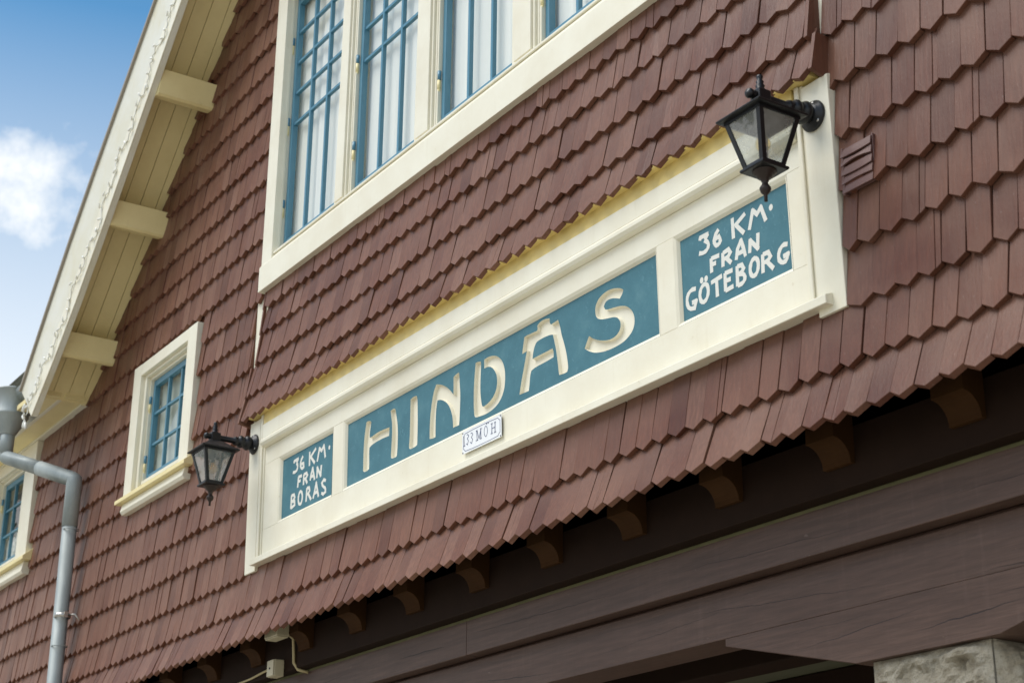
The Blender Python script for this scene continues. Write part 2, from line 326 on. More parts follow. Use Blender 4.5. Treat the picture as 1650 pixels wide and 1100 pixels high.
# letter outlines of the name board and brush strokes of the small panels, metres in the board's own plane
LET = {"big":{"H":[[[-0.992,0.488],[-0.978,0.491],[-0.952,0.485],[-0.943,0.476],[-0.947,0.459],[-0.956,0.429],[-0.957,0.403],[-0.935,0.4],[-0.889,0.407],[-0.834,0.407],[-0.763,0.402],[-0.763,0.378],[-0.766,0.361],[-0.825,0.365],[-0.887,0.364],[-0.934,0.36],[-0.957,0.352],[-0.96,0.328],[-0.957,0.28],[-0.958,0.247],[-0.977,0.242],[-1.005,0.243],[-1.017,0.252],[-1.017,0.303],[-1.015,0.366],[-1.008,0.427]],[[-0.752,0.48],[-0.737,0.483],[-0.718,0.483],[-0.706,0.475],[-0.701,0.454],[-0.686,0.404],[-0.681,0.352],[-0.683,0.287],[-0.688,0.245],[-0.697,0.239],[-0.739,0.243],[-0.746,0.252],[-0.74,0.31],[-0.736,0.363],[-0.737,0.414],[-0.748,0.455]]],"I":[[[-0.565,0.478],[-0.564,0.483],[-0.536,0.489],[-0.507,0.484],[-0.501,0.467],[-0.499,0.417],[-0.497,0.36],[-0.499,0.285],[-0.501,0.248],[-0.518,0.243],[-0.561,0.243],[-0.572,0.248],[-0.576,0.256],[-0.571,0.289],[-0.568,0.322],[-0.566,0.417]]],"N":[[[-0.389,0.246],[-0.389,0.291],[-0.383,0.358],[-0.369,0.418],[-0.352,0.463],[-0.331,0.487],[-0.31,0.482],[-0.276,0.469],[-0.239,0.448],[-0.205,0.421],[-0.182,0.396],[-0.181,0.436],[-0.181,0.477],[-0.168,0.484],[-0.136,0.487],[-0.132,0.478],[-0.129,0.43],[-0.124,0.384],[-0.126,0.331],[-0.131,0.27],[-0.135,0.243],[-0.185,0.244],[-0.187,0.273],[-0.193,0.305],[-0.21,0.341],[-0.234,0.371],[-0.268,0.394],[-0.297,0.406],[-0.321,0.409],[-0.332,0.371],[-0.337,0.318],[-0.338,0.242],[-0.359,0.241]]],"D":[[[0.005,0.488],[0.021,0.488],[0.046,0.483],[0.05,0.47],[0.045,0.423],[0.041,0.371],[0.043,0.327],[0.053,0.278],[0.065,0.27],[0.103,0.275],[0.142,0.29],[0.169,0.317],[0.177,0.349],[0.174,0.38],[0.159,0.406],[0.133,0.431],[0.106,0.441],[0.075,0.442],[0.074,0.482],[0.107,0.485],[0.145,0.479],[0.179,0.466],[0.209,0.443],[0.227,0.416],[0.238,0.382],[0.239,0.347],[0.233,0.307],[0.213,0.274],[0.179,0.249],[0.133,0.236],[0.08,0.232],[0.034,0.236],[0.002,0.24],[-0.009,0.25],[-0.013,0.299],[-0.012,0.365],[-0.005,0.429]]],"A":[[[0.372,0.416],[0.378,0.443],[0.39,0.485],[0.403,0.487],[0.444,0.485],[0.486,0.483],[0.49,0.489],[0.487,0.504],[0.498,0.511],[0.522,0.516],[0.551,0.514],[0.578,0.507],[0.578,0.486],[0.587,0.477],[0.638,0.481],[0.647,0.457],[0.653,0.438],[0.66,0.408],[0.678,0.362],[0.69,0.321],[0.698,0.278],[0.7,0.254],[0.692,0.241],[0.67,0.24],[0.637,0.244],[0.634,0.257],[0.628,0.303],[0.619,0.357],[0.609,0.394],[0.598,0.43],[0.577,0.435],[0.542,0.438],[0.502,0.438],[0.478,0.435],[0.463,0.419],[0.452,0.395],[0.447,0.371],[0.494,0.371],[0.546,0.371],[0.594,0.371],[0.601,0.355],[0.6,0.332],[0.55,0.329],[0.492,0.329],[0.457,0.327],[0.437,0.322],[0.427,0.302],[0.423,0.272],[0.416,0.241],[0.346,0.244],[0.362,0.297],[0.381,0.347],[0.407,0.418]]],"S":[[[1.08,0.46],[1.072,0.444],[1.055,0.431],[1.031,0.441],[1.003,0.45],[0.974,0.452],[0.957,0.444],[0.951,0.433],[0.958,0.418],[0.977,0.412],[1.015,0.407],[1.053,0.401],[1.09,0.389],[1.112,0.374],[1.132,0.353],[1.142,0.327],[1.142,0.303],[1.132,0.28],[1.11,0.263],[1.076,0.25],[1.034,0.245],[0.982,0.245],[0.934,0.25],[0.886,0.261],[0.848,0.278],[0.816,0.3],[0.83,0.322],[0.848,0.343],[0.87,0.326],[0.908,0.306],[0.951,0.291],[0.989,0.284],[1.022,0.287],[1.047,0.301],[1.056,0.322],[1.051,0.342],[1.036,0.359],[1.013,0.369],[0.975,0.376],[0.932,0.385],[0.908,0.397],[0.896,0.412],[0.893,0.438],[0.899,0.457],[0.917,0.476],[0.947,0.487],[0.986,0.491],[1.024,0.485],[1.057,0.474]]]},"small":{"R":[["3",[[[1.547,0.489],[1.552,0.499],[1.598,0.5]],[[1.596,0.499],[1.576,0.482]],[[1.573,0.481],[1.593,0.466],[1.595,0.449],[1.583,0.437],[1.562,0.434],[1.54,0.441]]]],["6",[[[1.654,0.494],[1.632,0.477],[1.625,0.457],[1.633,0.437],[1.652,0.436],[1.662,0.449],[1.653,0.466],[1.632,0.463]]]],["K",[[[1.731,0.508],[1.731,0.428]],[[1.8,0.499],[1.741,0.472]],[[1.747,0.475],[1.789,0.427]]]],["M",[[[1.816,0.429],[1.84,0.494],[1.861,0.472],[1.883,0.491],[1.904,0.43]]]],[".",[[[1.933,0.473],[1.933,0.466]]]],["F",[[[1.604,0.399],[1.603,0.343]],[[1.604,0.397],[1.65,0.394]],[[1.606,0.373],[1.631,0.372]]]],["R",[[[1.669,0.397],[1.666,0.343]],[[1.67,0.394],[1.7,0.398],[1.71,0.383],[1.696,0.371],[1.672,0.369]],[[1.687,0.369],[1.712,0.342]]]],["A",[[[1.738,0.343],[1.749,0.382],[1.769,0.407],[1.779,0.376],[1.788,0.339]],[[1.747,0.363],[1.778,0.363]]]],["N",[[[1.81,0.343],[1.817,0.388],[1.853,0.346],[1.859,0.402]]]],["G",[[[1.511,0.314],[1.484,0.318],[1.462,0.304],[1.456,0.277],[1.468,0.248],[1.498,0.243],[1.509,0.267],[1.485,0.267]]]],["Ö",[[[1.579,0.282],[1.576,0.269],[1.57,0.258],[1.562,0.251],[1.552,0.248],[1.543,0.25],[1.536,0.257],[1.532,0.267],[1.531,0.28],[1.534,0.293],[1.54,0.304],[1.549,0.311],[1.558,0.314],[1.567,0.312],[1.574,0.305],[1.578,0.294],[1.579,0.282]],[[1.545,0.337],[1.546,0.33]],[[1.57,0.335],[1.571,0.328]]]],["T",[[[1.596,0.306],[1.658,0.312]],[[1.627,0.308],[1.627,0.242]]]],["E",[[[1.674,0.317],[1.672,0.248]],[[1.673,0.315],[1.716,0.313]],[[1.676,0.285],[1.704,0.284]],[[1.672,0.249],[1.716,0.252]]]],["B",[[[1.74,0.32],[1.737,0.244]],[[1.741,0.317],[1.765,0.315],[1.774,0.299],[1.764,0.289],[1.746,0.286],[1.772,0.28],[1.78,0.259],[1.765,0.246],[1.738,0.245]]]],["O",[[[1.85,0.283],[1.847,0.271],[1.842,0.261],[1.834,0.254],[1.825,0.252],[1.817,0.254],[1.811,0.261],[1.807,0.271],[1.807,0.284],[1.81,0.296],[1.815,0.306],[1.823,0.313],[1.832,0.315],[1.84,0.313],[1.846,0.306],[1.85,0.296],[1.85,0.283]]]],["R",[[[1.875,0.315],[1.871,0.246]],[[1.876,0.313],[1.904,0.312],[1.914,0.293],[1.9,0.282],[1.878,0.281]],[[1.893,0.282],[1.926,0.243]]]],["G",[[[2.002,0.306],[1.978,0.312],[1.957,0.295],[1.952,0.268],[1.968,0.248],[1.991,0.249],[2.001,0.271],[1.976,0.269]]]]],"L":[["3",[[[-1.78,0.48],[-1.775,0.49],[-1.724,0.494]],[[-1.727,0.493],[-1.746,0.475]],[[-1.749,0.474],[-1.731,0.459],[-1.736,0.436],[-1.756,0.428],[-1.788,0.432]]]],["6",[[[-1.674,0.493],[-1.698,0.474],[-1.703,0.448],[-1.686,0.427],[-1.663,0.431],[-1.667,0.453],[-1.696,0.455]]]],["K",[[[-1.598,0.497],[-1.597,0.421]],[[-1.527,0.497],[-1.59,0.463]],[[-1.585,0.466],[-1.536,0.421]]]],["M",[[[-1.51,0.422],[-1.488,0.486],[-1.463,0.467],[-1.439,0.488],[-1.42,0.421]]]],[".",[[[-1.379,0.468],[-1.378,0.457]]]],["F",[[[-1.719,0.393],[-1.726,0.337]],[[-1.721,0.392],[-1.68,0.39]],[[-1.721,0.366],[-1.693,0.368]]]],["R",[[[-1.659,0.392],[-1.659,0.335]],[[-1.658,0.39],[-1.627,0.391],[-1.616,0.377],[-1.632,0.365],[-1.659,0.364]],[[-1.639,0.365],[-1.616,0.334]]]],["A",[[[-1.584,0.34],[-1.575,0.371],[-1.559,0.4],[-1.534,0.333]],[[-1.577,0.358],[-1.544,0.358]]]],["N",[[[-1.509,0.335],[-1.506,0.389],[-1.467,0.339],[-1.462,0.393]]]],["B",[[[-1.794,0.314],[-1.798,0.242]],[[-1.794,0.311],[-1.764,0.308],[-1.756,0.293],[-1.771,0.279],[-1.791,0.278],[-1.756,0.272],[-1.754,0.252],[-1.796,0.244]]]],["O",[[[-1.668,0.278],[-1.669,0.265],[-1.673,0.254],[-1.68,0.245],[-1.689,0.242],[-1.698,0.243],[-1.706,0.249],[-1.712,0.259],[-1.714,0.272],[-1.713,0.285],[-1.709,0.297],[-1.702,0.305],[-1.693,0.309],[-1.684,0.307],[-1.677,0.301],[-1.671,0.291],[-1.668,0.278]]]],["R",[[[-1.618,0.311],[-1.624,0.239]],[[-1.618,0.309],[-1.591,0.305],[-1.585,0.289],[-1.6,0.277],[-1.622,0.275]],[[-1.601,0.275],[-1.566,0.237]]]],["A",[[[-1.545,0.237],[-1.529,0.272],[-1.514,0.312],[-1.485,0.233]],[[-1.536,0.261],[-1.495,0.263]]]],["S",[[[-1.408,0.298],[-1.43,0.308],[-1.451,0.297],[-1.441,0.277],[-1.409,0.26],[-1.409,0.241],[-1.433,0.234],[-1.454,0.245]]]]]},"plate":[["1",[[[-0.049,0.161],[-0.044,0.163],[-0.042,0.117]],[[-0.049,0.117],[-0.035,0.118]]],0.5],["3",[[[-0.021,0.162],[-0.013,0.163],[-0.005,0.154],[-0.018,0.145],[-0.009,0.134],[-0.016,0.117],[-0.026,0.125]]],0.7],["3",[[[0.01,0.16],[0.021,0.161],[0.028,0.152],[0.015,0.142],[0.026,0.131],[0.017,0.115],[0.005,0.124]]],0.7],["M",[[[0.059,0.158],[0.062,0.117]],[[0.063,0.158],[0.077,0.119]],[[0.077,0.119],[0.092,0.159]],[[0.091,0.159],[0.092,0.117]],[[0.051,0.117],[0.07,0.117]],[[0.084,0.117],[0.098,0.117]],[[0.054,0.159],[0.065,0.159]],[[0.088,0.16],[0.098,0.16]]],0.9],["O",[[[0.144,0.137],[0.143,0.129],[0.14,0.122],[0.135,0.117],[0.131,0.115],[0.126,0.118],[0.122,0.123],[0.119,0.13],[0.118,0.139],[0.119,0.148],[0.122,0.155],[0.126,0.16],[0.131,0.161],[0.136,0.159],[0.14,0.154],[0.143,0.146],[0.144,0.137]]],0.9],["dots",[[[0.137,0.172],[0.138,0.169]],[[0.15,0.172],[0.151,0.169]]],0.9],["H",[[[0.179,0.16],[0.178,0.117]],[[0.204,0.158],[0.203,0.114]],[[0.179,0.137],[0.203,0.138]],[[0.172,0.159],[0.186,0.159]],[[0.197,0.158],[0.211,0.159]],[[0.17,0.116],[0.185,0.116]],[[0.196,0.115],[0.212,0.115]]],1.0]]}

# ------------------------------------------------------------------ ground
g = MB().add([(-600, -600, 0), (600, -600, 0), (600, 600, 0), (-600, 600, 0)], [(0, 1, 2, 3)]).build("ground", PAVE); g['kind'] = 'structure'

# ------------------------------------------------------------------ building
B = thing("station_building", "brown shingled gable building with cream trim, blue leaded windows and a timber beam on stone", "building", (-5.8, .5, 0))
def P(o): o.parent = B; o.matrix_parent_inverse = Matrix.Translation((5.8, -.5, 0)); return o
class Bp:                                # parent proxy: parts are modelled in world coordinates
    pass
def bpart(mb, name, mats, bevel=0, tone=False): return P(mb.build(name, mats, None, bevel, tone))
def bbox(name, m, *a, bevel=.002): return bpart(MB().box(*a), name, m, bevel)
def sub(mb, name, mats, par, bevel=0): # sub-part of a building part (its parent sits at world identity)
    o = mb.build(name, mats, None, bevel); o.parent = par; return o

PL0, PL1, PR0, PR1 = -8.105, -7.975, -3.672, -3.545        # pilasters
SOF = [(-11.03, 5.464), (-10.599, 5.842), (-9.915, 6.49), (-8.804, 7.628), (-5.85, 10.65)]   # soffit line on the wall
def sofz(x):
    if x > -5.85: x = -11.7-x
    return lerp_curve(SOF, x)
WINS = [-7.99, -7.133, -6.243, -5.338]; WW = .69; WZ0, WZ1 = 5.55, 7.19
SWX, SWZ0, SWZ1 = -9.86, 4.625, 5.305
LWX = [-12.98, -13.79]; LWZ0, LWZ1 = 4.66, 5.34

holes = [rect(WINS[0]-.002, WINS[-1]+WW+.002, 5.535, 7.215), rect(SWX-.001, SWX+WW+.001, 4.60, SWZ1+.02)]
holes += [rect(x-.001, x+WW+.001, 4.63, LWZ1+.02) for x in LWX]
outer = [(-14.6, 3.405), (-.7, 3.405), (-.7, 5.5)]+[(-11.7-x, z+.06) for x, z in SOF]+[(x, z+.06) for x, z in SOF[::-1][1:]]+[(-11.2, 5.5), (-14.6, 5.5)]
holes.append(rect(-7.8, -3.85, 3.82, 4.32))
bpart(MB().plate(outer, holes, .0, .11), "wall", SH, tone=False)
# room behind the panes
r = MB().box(-11.2, -.8, 3.6, 3.65, 3.4, 7.4).box(-14.5, -11.2, 3.6, 3.65, 3.4, 5.45).box(-14.6, -14.5, .12, 3.6, 3.4, 5.6).box(-.8, -.7, .12, 3.6, 3.4, 5.6).box(-14.5, -.8, .12, 3.6, 3.35, 3.4).box(-9.0, -2.7, .12, 3.6, 7.4, 7.45).box(-14.5, -11.2, .12, 3.6, 5.4, 5.45)
r.box(-11.2, -11.15, .12, 3.6, 3.4, 5.38)
bpart(r, "room_interior", DARK)

# ---- shingles
PITCH = .0972; T = .0205
def shingle_mesh(rnd, w, L):
    """one hand-split shingle: pointed butt, tapering thickness, eased arris; now and then split in two"""
    tx = rnd.uniform(-.007, .007); cl = .026+rnd.uniform(-.004, .004); cr = .026+rnd.uniform(-.004, .004); t0 = T+rnd.uniform(-.002, .002); t1 = .006
    h = w/2; e = .0012; dep = {}
    parts = [[(-h, cl), (tx, 0), (h, cr), (h, L), (-h, L)]]
    if rnd.random() < .2:
        s_ = rnd.uniform(-.55, .55)*h; g_ = rnd.uniform(.0006, .0016); dz = rnd.uniform(-.003, .003); s2 = s_+rnd.uniform(-.006, .006)
        zs = cl*(tx-s_)/(tx+h) if s_ < tx else cr*(s_-tx)/(h-tx)
        if s_ < tx: parts = [[(-h, cl), (s_, zs), (s2, L), (-h, L)], [(s_+g_, zs+dz), (tx, dz), (h, cr+dz), (h, L), (s2+g_, L)]]
        else: parts = [[(-h, cl), (tx, 0), (s_, zs), (s2, L), (-h, L)], [(s_+g_, zs+dz), (h, cr+dz), (h, L), (s2+g_, L)]]
    vs, fs, al = [], [], []
    for fr in parts:
        n = len(fr); k = len(vs); off = rnd.uniform(-.0012, .0012)
        wv = [off+rnd.uniform(-.0012, .0012) for _ in fr]; c = (sum(p[0] for p in fr)/n, sum(p[1] for p in fr)/n)
        vs += [(x, wv[i], z) for i, (x, z) in enumerate(fr)]+[(x, t0+(t1-t0)*z/L, z) for x, z in fr]
        vs += [(x+(e if x < c[0] else -e), wv[i]-e*.8, z+(e if z < L*.5 else 0)) for i, (x, z) in enumerate(fr)]
        al += [z/L for x, z in fr]*3
        fs += [tuple(range(k+2*n, k+3*n))]+[(k+i, k+(i+1) % n, k+2*n+(i+1) % n, k+2*n+i) for i in range(n)]+[(k+i, k+(i+1) % n, k+n+(i+1) % n, k+n+i) for i in range(n)]
    return vs, fs, al
rnd = random.Random(3)
pieces = []                               # (x, y, z, rot_x, rot_y, sx, L)
CAS = [(-10.03, -9.0, 4.42, 5.42), (-13.95, -12.0, 4.45, 5.6)]
def row(zt, yt, ztop, ytop, x0, x1, ph, L, reject=None, clip=(None, None)):
    phi = -math.atan2(ytop-yt, ztop-zt)
    k0 = math.ceil((x0-ph)/PITCH-.5); k1 = math.floor((x1-ph)/PITCH+.5)
    for k in range(k0, k1+1):
        x = ph+k*PITCH+rnd.uniform(-.003, .003)
        a, b_ = x-PITCH/2, x+PITCH/2
        if clip[0] is not None:
            a = max(a, clip[0])
            if a < clip[0]+.032: a = clip[0]
        if clip[1] is not None:
            b_ = min(b_, clip[1])
            if b_ > clip[1]-.032: b_ = clip[1]
        if b_-a < .033: continue
        x = (a+b_)/2
        if reject and reject(x, zt): continue
        gap = rnd.choice((.0005, .0008, .001, .0014, .002, .0025, .0035, .0055))
        pieces.append((x, yt+rnd.uniform(-.002, .0015), zt+rnd.uniform(-.003, .003), phi+rnd.uniform(-.018, .014), rnd.uniform(-.011, .011), (b_-a-gap)/PITCH, L))
WR = [3.655, 3.857, 4.059, 4.26, 4.462, 4.664, 4.866, 5.066, 5.26, 5.455, 5.65, 5.84, 6.03, 6.22, 6.41, 6.6, 6.79, 6.98, 7.165, 7.35, 7.53, 7.71, 7.9, 8.09, 8.28]
PH0, PH1 = -3.474, -3.5226
def rej(x, z):
    if x < PL0-.0 and z > sofz(x)-.03 and x > -11.05: return True
    if x <= -11.05 and z > 5.43: return True
    for a, b_, c, d in CAS:
        if a+.012 < x < b_-.012 and c < z+.1 and z < d-.02: return True
    return False
for i, z in enumerate(WR):
    zn = WR[i+1] if i+1 < len(WR) else z+.19
    ph = PH0 if i % 2 == 0 else PH1
    row(z, -.040, zn, -.019, -14.4, PL0+.04, ph, .287, rej, (None, -8.197 if 4.4 < z < 5.1 else PL0-.002))
    if z < 7.2: row(z, -.040, zn, -.019, PR1-.08, -2.1, ph, .287, None, (-3.574 if 4.4 < z < 5.3 else PR1+.003, None))
row(3.465, -.056, 3.655, -.022, -14.4, -2.1, PH1, .275)
row(3.29, -.105, 3.465, -.038, -14.4, -2.1, PH0, .25)
SK = [(5.19, -.036), (5.035, -.045), (4.85, -.06), (4.667, -.082), (4.517, -.108)]
SKL = [-8.066, -8.068, -8.066, -8.130, -8.137]; SKR = [-3.645, -3.642, -3.638, -3.615, -3.577]
zp, yp = 5.33, -.024
for i, (z, y) in enumerate(SK):
    row(z, y, zp, yp+(.0 if i == 0 else .02), PL0-.09, PR1+.09, PH0 if i % 2 else PH1, (zp-z)*1.4, None, (SKL[i]+.003, SKR[i]-.003))
    zp, yp = z, y
camp = Vector((0, -3.6, 1.65))
def inframe(p):
    v = p-camp; d = v.dot(look); u = v.dot(rt2)/d*2690.34+825; w = 550-v.dot(up2)/d*2690.34
    return -20 < u < 1670 and -20 < w < 1130
def dist(pc): return (Vector(pc[:3])-camp).length
vis = sorted([p for p in pieces if inframe(Vector(p[:3])+Vector((0, 0, .1)))], key=dist)
single = set(id(p) for p in vis[:300])
variants = {}
cl = MB(); rs = random.Random(11)
for p in pieces:
    x, y, z, ax, ay, sx, L = p
    if id(p) in single:
        key = (round(L, 2), rs.randrange(16))
        if key not in variants:
            vs, fs, al = shingle_mesh(random.Random(int(key[0]*100)*17+key[1]), PITCH, key[0])
            q_ = MB().add(vs, fs); q_.al = al; variants[key] = q_.mesh("shingle", [SH], tone=True)
        o = bpy.data.objects.new("shingle", variants[key]); COL.objects.link(o)
        o.location = (x, y, z); o.rotation_euler = (ax, ay, 0); o.scale = (sx, 1, 1); P(o)
    else:
        vs, fs, al = shingle_mesh(rs, PITCH*sx, L); cl.al += al
        R_ = Matrix.Translation((x, y, z)) @ Matrix.Rotation(ay, 4, 'Y') @ Matrix.Rotation(ax, 4, 'X')
        cl.add([R_ @ Vector(v) for v in vs], fs, tone=rs.random())
o = bpart(cl, "shingle_cladding", SH, tone=True); o['kind'] = 'stuff'
# returns closing the two ends of the flared skirt, its backing and its soffit
zp, yp = 5.30, -.03
for i, (z, y) in enumerate(SK):
    for x0, s in ((SKL[i], 1), (SKR[i], -1)):
        bk = .0 if i > 2 else -.02
        a, b_ = sorted((x0-.004*s, x0-.021*s))
        bpart(MB().prism_x([(y-.001, z+.012), (bk, z-.012), (bk, zp+.01), (yp+.004, zp+.012)], a, b_), "skirt_return", SH, .0015)
    zp, yp = z, y
bpart(MB().prism_x([(-.010, 5.30), (-.022, 4.90), (-.040, 4.70), (-.078, 4.556), (-.06, 4.556), (-.02, 4.70), (.0, 4.90), (.0, 5.30)], PL0+.05, PR1-.09), "skirt_backing", SH)
bbox("skirt_soffit", GLOW_CREAM, PL0+.03, PR1-.06, -.088, .0, 4.535, 4.553)

# ---- pilasters and window trim
for a, b_, c, d in ((PL0, PL1, -8.195, -8.05), (PR0, PR1, PR0, -3.577)):
    bpart(MB().prism_x([(-.032, 3.68), (-.052, 4.52), (-.02, 4.532), (.0, 4.545), (.0, 3.68)], a, b_), "pilaster", CREAM, .003)
    bpart(MB().box(c, d, -.018, .0, 4.5455, 5.304), "corner_post", CREAM, .003)
    bpart(MB().box(a, b_, -.053, .0, 5.3055 if a < -5 else 5.305, 7.75), "corner_post", CREAM, .003)
bpart(MB().prism_x([(-.062, 5.305), (-.062, 5.455), (-.012, 5.53), (.0, 5.53), (.0, 5.305)], PL0-.004, PR0-.001), "window_apron", CREAM, .002)
bbox("window_drip_mould", CREAM, PL1+.002, PR0-.002, -.045, -.002, 5.5, 5.512)
bbox("window_head", CREAM, PL1+.002, PR0-.002, -.05, -.0, 7.225, 7.42)
edges = [PL1]+[v for x in WINS for v in (x, x+WW)]+[PR0]
for i in range(0, len(edges), 2):
    a, b_ = edges[i]+.001, edges[i+1]-.001
    m = MB()
    if i == 0: m.box(a, b_, -.02, -.001, 5.532, 7.222)
    elif i == len(edges)-2: m.box(a, b_, -.034, -.001, 5.532, 7.222)
    else:
        m.box(a+.045, b_-.032, -.034, .1, 5.532, 7.222).box(a+.006, a+.0445, -.014, .1, 5.532, 7.222)
        m.box(b_-.0315, b_-.016, -.022, .1, 5.532, 7.222).box(b_-.0155, b_, -.008, .1, 5.532, 7.222)
    bpart(m, "mullion", CREAM, .003)

# ---- windows
def window(x, z0, z1, vs_, hs, tall=None, hinge=(.25, .78, 1.32)):
    """one casement: frame lining, then sash, muntins, panes, hinges as sub-parts"""
    x1 = x+WW
    f = MB().box(x, x+.012, -.004, .1, z0-.024, z1+.019).box(x1-.012, x1, -.004, .1, z0-.024, z1+.019).box(x+.0125, x1-.0125, -.012, .1, z0-.024, z0-.003).box(x+.0125, x1-.0125, -.004, .1, z1+.002, z1+.019)
    w = bpart(f, "casement_window", CREAM)
    s = MB(); st = .042; y0, y1 = .016, .052
    s.box(x+.013, x+st, y0, y1, z0, z1).box(x1-st, x1-.013, y0, y1, z0, z1).box(x+st, x1-st, y0+.001, y1-.001, z0, z0+st).box(x+st, x1-st, y0+.001, y1-.001, z1-st, z1)
    ws = sub(s, "sash", BLUE, w, .003); ws.matrix_parent_inverse = w.matrix_world.inverted() if False else Matrix()
    m = MB(); vv = [x+st]+vs_+[x1-st]; hh = [z0+st]+hs+[z1-st]
    for v in vs_: m.box(v-.009, v+.009, y0+.008, y1-.006, z0+st, z1-st)
    for h in hs: m.box(x+st, x1-st, y0+.009, y1-.007, h-.008, h+.008)
    sub(m, "muntin_bars", BLUE, w)
    rj = random.Random(int(x*1000))
    for a, b_ in zip(vv, vv[1:]):
        for c, d in zip(hh, hh[1:]):
            j = rj.uniform(-.0012, .0012); k = rj.uniform(-.0012, .0012); yy = .036
            sub(MB().add([(a, yy+j+k, c), (b_, yy-j+k, c), (b_, yy-j-k, d), (a, yy+j-k, d)], [(0, 1, 2, 3)]), "pane", GLASS, w)
    for h in hinge:
        hb = MB().tube([(x+.008, .004, z0+h), (x+.008, .004, z0+h+.05)], .010, 8, 0).tube([(x+.008, .003, z0+h-.055), (x+.008, .003, z0+h-.002)], .009, 8, 1).tube([(x+.008, .003, z0+h-.068), (x+.008, .003, z0+h-.056)], [.004, .009], 8, 1)
        sub(hb, "hinge", [BLUE, CREAMV], w)
    return w
for x in WINS: window(x, WZ0, WZ1, [x+.248, x+.457], [6.335, 6.54, 6.745, 6.952])
window(SWX, SWZ0, SWZ1, [SWX+.253, SWX+.463], [4.865, 5.075], hinge=(.12, .52))
for x in LWX: window(x, LWZ0, LWZ1, [x+.245, x+.468], [4.912, 5.122], hinge=(.12, .52))
# casings of the two lower windows
m = MB(); a, b_ = -10.03, -8.99
m.box(a, SWX-.04, -.058, -.001, 4.53, 5.425).box(SWX+WW+.04, b_, -.058, -.001, 4.53, 5.425).box(SWX-.04, SWX+WW+.04, -.057, -.001, 5.345, 5.424)
c = bpart(m, "window_casing", CREAM, .003)
sub(MB().box(SWX-.039, SWX-.001, -.03, -.001, 4.56, 5.344).box(SWX+WW+.001, SWX+WW+.039, -.03, -.001, 4.56, 5.344).box(SWX-.0005, SWX+WW+.0005, -.03, -.001, 5.325, 5.344), "casing_bead", CREAM, c, .003)
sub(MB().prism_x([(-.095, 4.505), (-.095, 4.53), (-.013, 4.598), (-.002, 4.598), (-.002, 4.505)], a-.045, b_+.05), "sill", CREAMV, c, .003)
sub(MB().prism_x([(-.06, 4.43), (-.075, 4.45), (-.06, 4.504), (.0, 4.504), (.0, 4.43)], a+.015, b_-.01), "sill_mould", CREAM, c, .003)
m = MB(); a, b_ = -13.95, -12.01
m.box(a, LWX[1]-.03, -.058, -.001, 4.57, 5.462).box(LWX[0]+WW+.03, b_, -.058, -.001, 4.57, 5.462).box(LWX[1]-.03, LWX[0]+WW+.03, -.057, -.001, 5.37, 5.462).box(LWX[1]+WW+.001, LWX[0]-.001, -.04, -.001, 4.62, 5.369)
c = bpart(m, "window_casing", CREAM, .003)
sub(MB().box(LWX[0]+WW+.001, LWX[0]+WW+.029, -.03, -.001, 4.6, 5.369).box(LWX[0]-.0, LWX[0]+WW, -.03, -.001, 5.36, 5.3695), "casing_bead", CREAM, c, .002)
sub(MB().prism_x([(-.095, 4.535), (-.095, 4.56), (-.013, 4.632), (-.002, 4.632), (-.002, 4.535)], a-.045, b_+.07), "sill", CREAMV, c, .003)
sub(MB().prism_x([(-.06, 4.44), (-.075, 4.46), (-.06, 4.534), (.0, 4.534), (.0, 4.44)], a+.015, b_-.0), "sill_mould", CREAM, c, .003)

# ---- verge: soffit boards, barge board, purlin ends, roof
def curve_strip(y0, y1, pts, th):          # pts (x, z) lower edge; solid strip of thickness th upwards
    m = MB(); n = len(pts); vs = []
    for x, z in pts: vs += [(x, y0, z), (x, y1, z), (x, y1, z+th), (x, y0, z+th)]
    fs = [(0, 1, 2, 3), tuple(4*(n-1)+k for k in (3, 2, 1, 0))]
    for i in range(n-1):
        a = 4*i; b_ = a+4
        for k in range(4): fs.append((a+k, a+(k+1) % 4, b_+(k+1) % 4, b_+k))
    return m.add(vs, fs)
def smooth_pts(pts, n):
    xs = [pts[0][0]+(pts[-1][0]-pts[0][0])*i/n for i in range(n+1)]; out = []
    for x in xs:
        k = .25; out.append((x, (lerp_curve(pts, x-k)+lerp_curve(pts, x)+lerp_curve(pts, x+k))/3 if pts[0][0]+k < x < pts[-1][0]-k else lerp_curve(pts, x)))
    return out
SOFL = smooth_pts(SOF, 20)
mir = lambda pts: [(-11.7-x, z) for x, z in pts]
ys = [-.40, -.292, -.184, -.076, .0]
for k, (a, b_) in enumerate(zip(ys, ys[1:])):
    dz = (.0, .002, -.001, -.006)[k]
    for pts in (SOFL, mir(SOFL)):
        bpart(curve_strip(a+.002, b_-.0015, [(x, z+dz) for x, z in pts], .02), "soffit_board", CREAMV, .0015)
BT = [(-11.265, 5.56), (-10.426, 6.519), (-9.206, 7.70), (-5.85, 10.96)]
BB = [(-10.92, 5.275), (-10.4, 5.69), (-9.803, 6.278), (-8.728, 7.42), (-5.85, 10.36)]
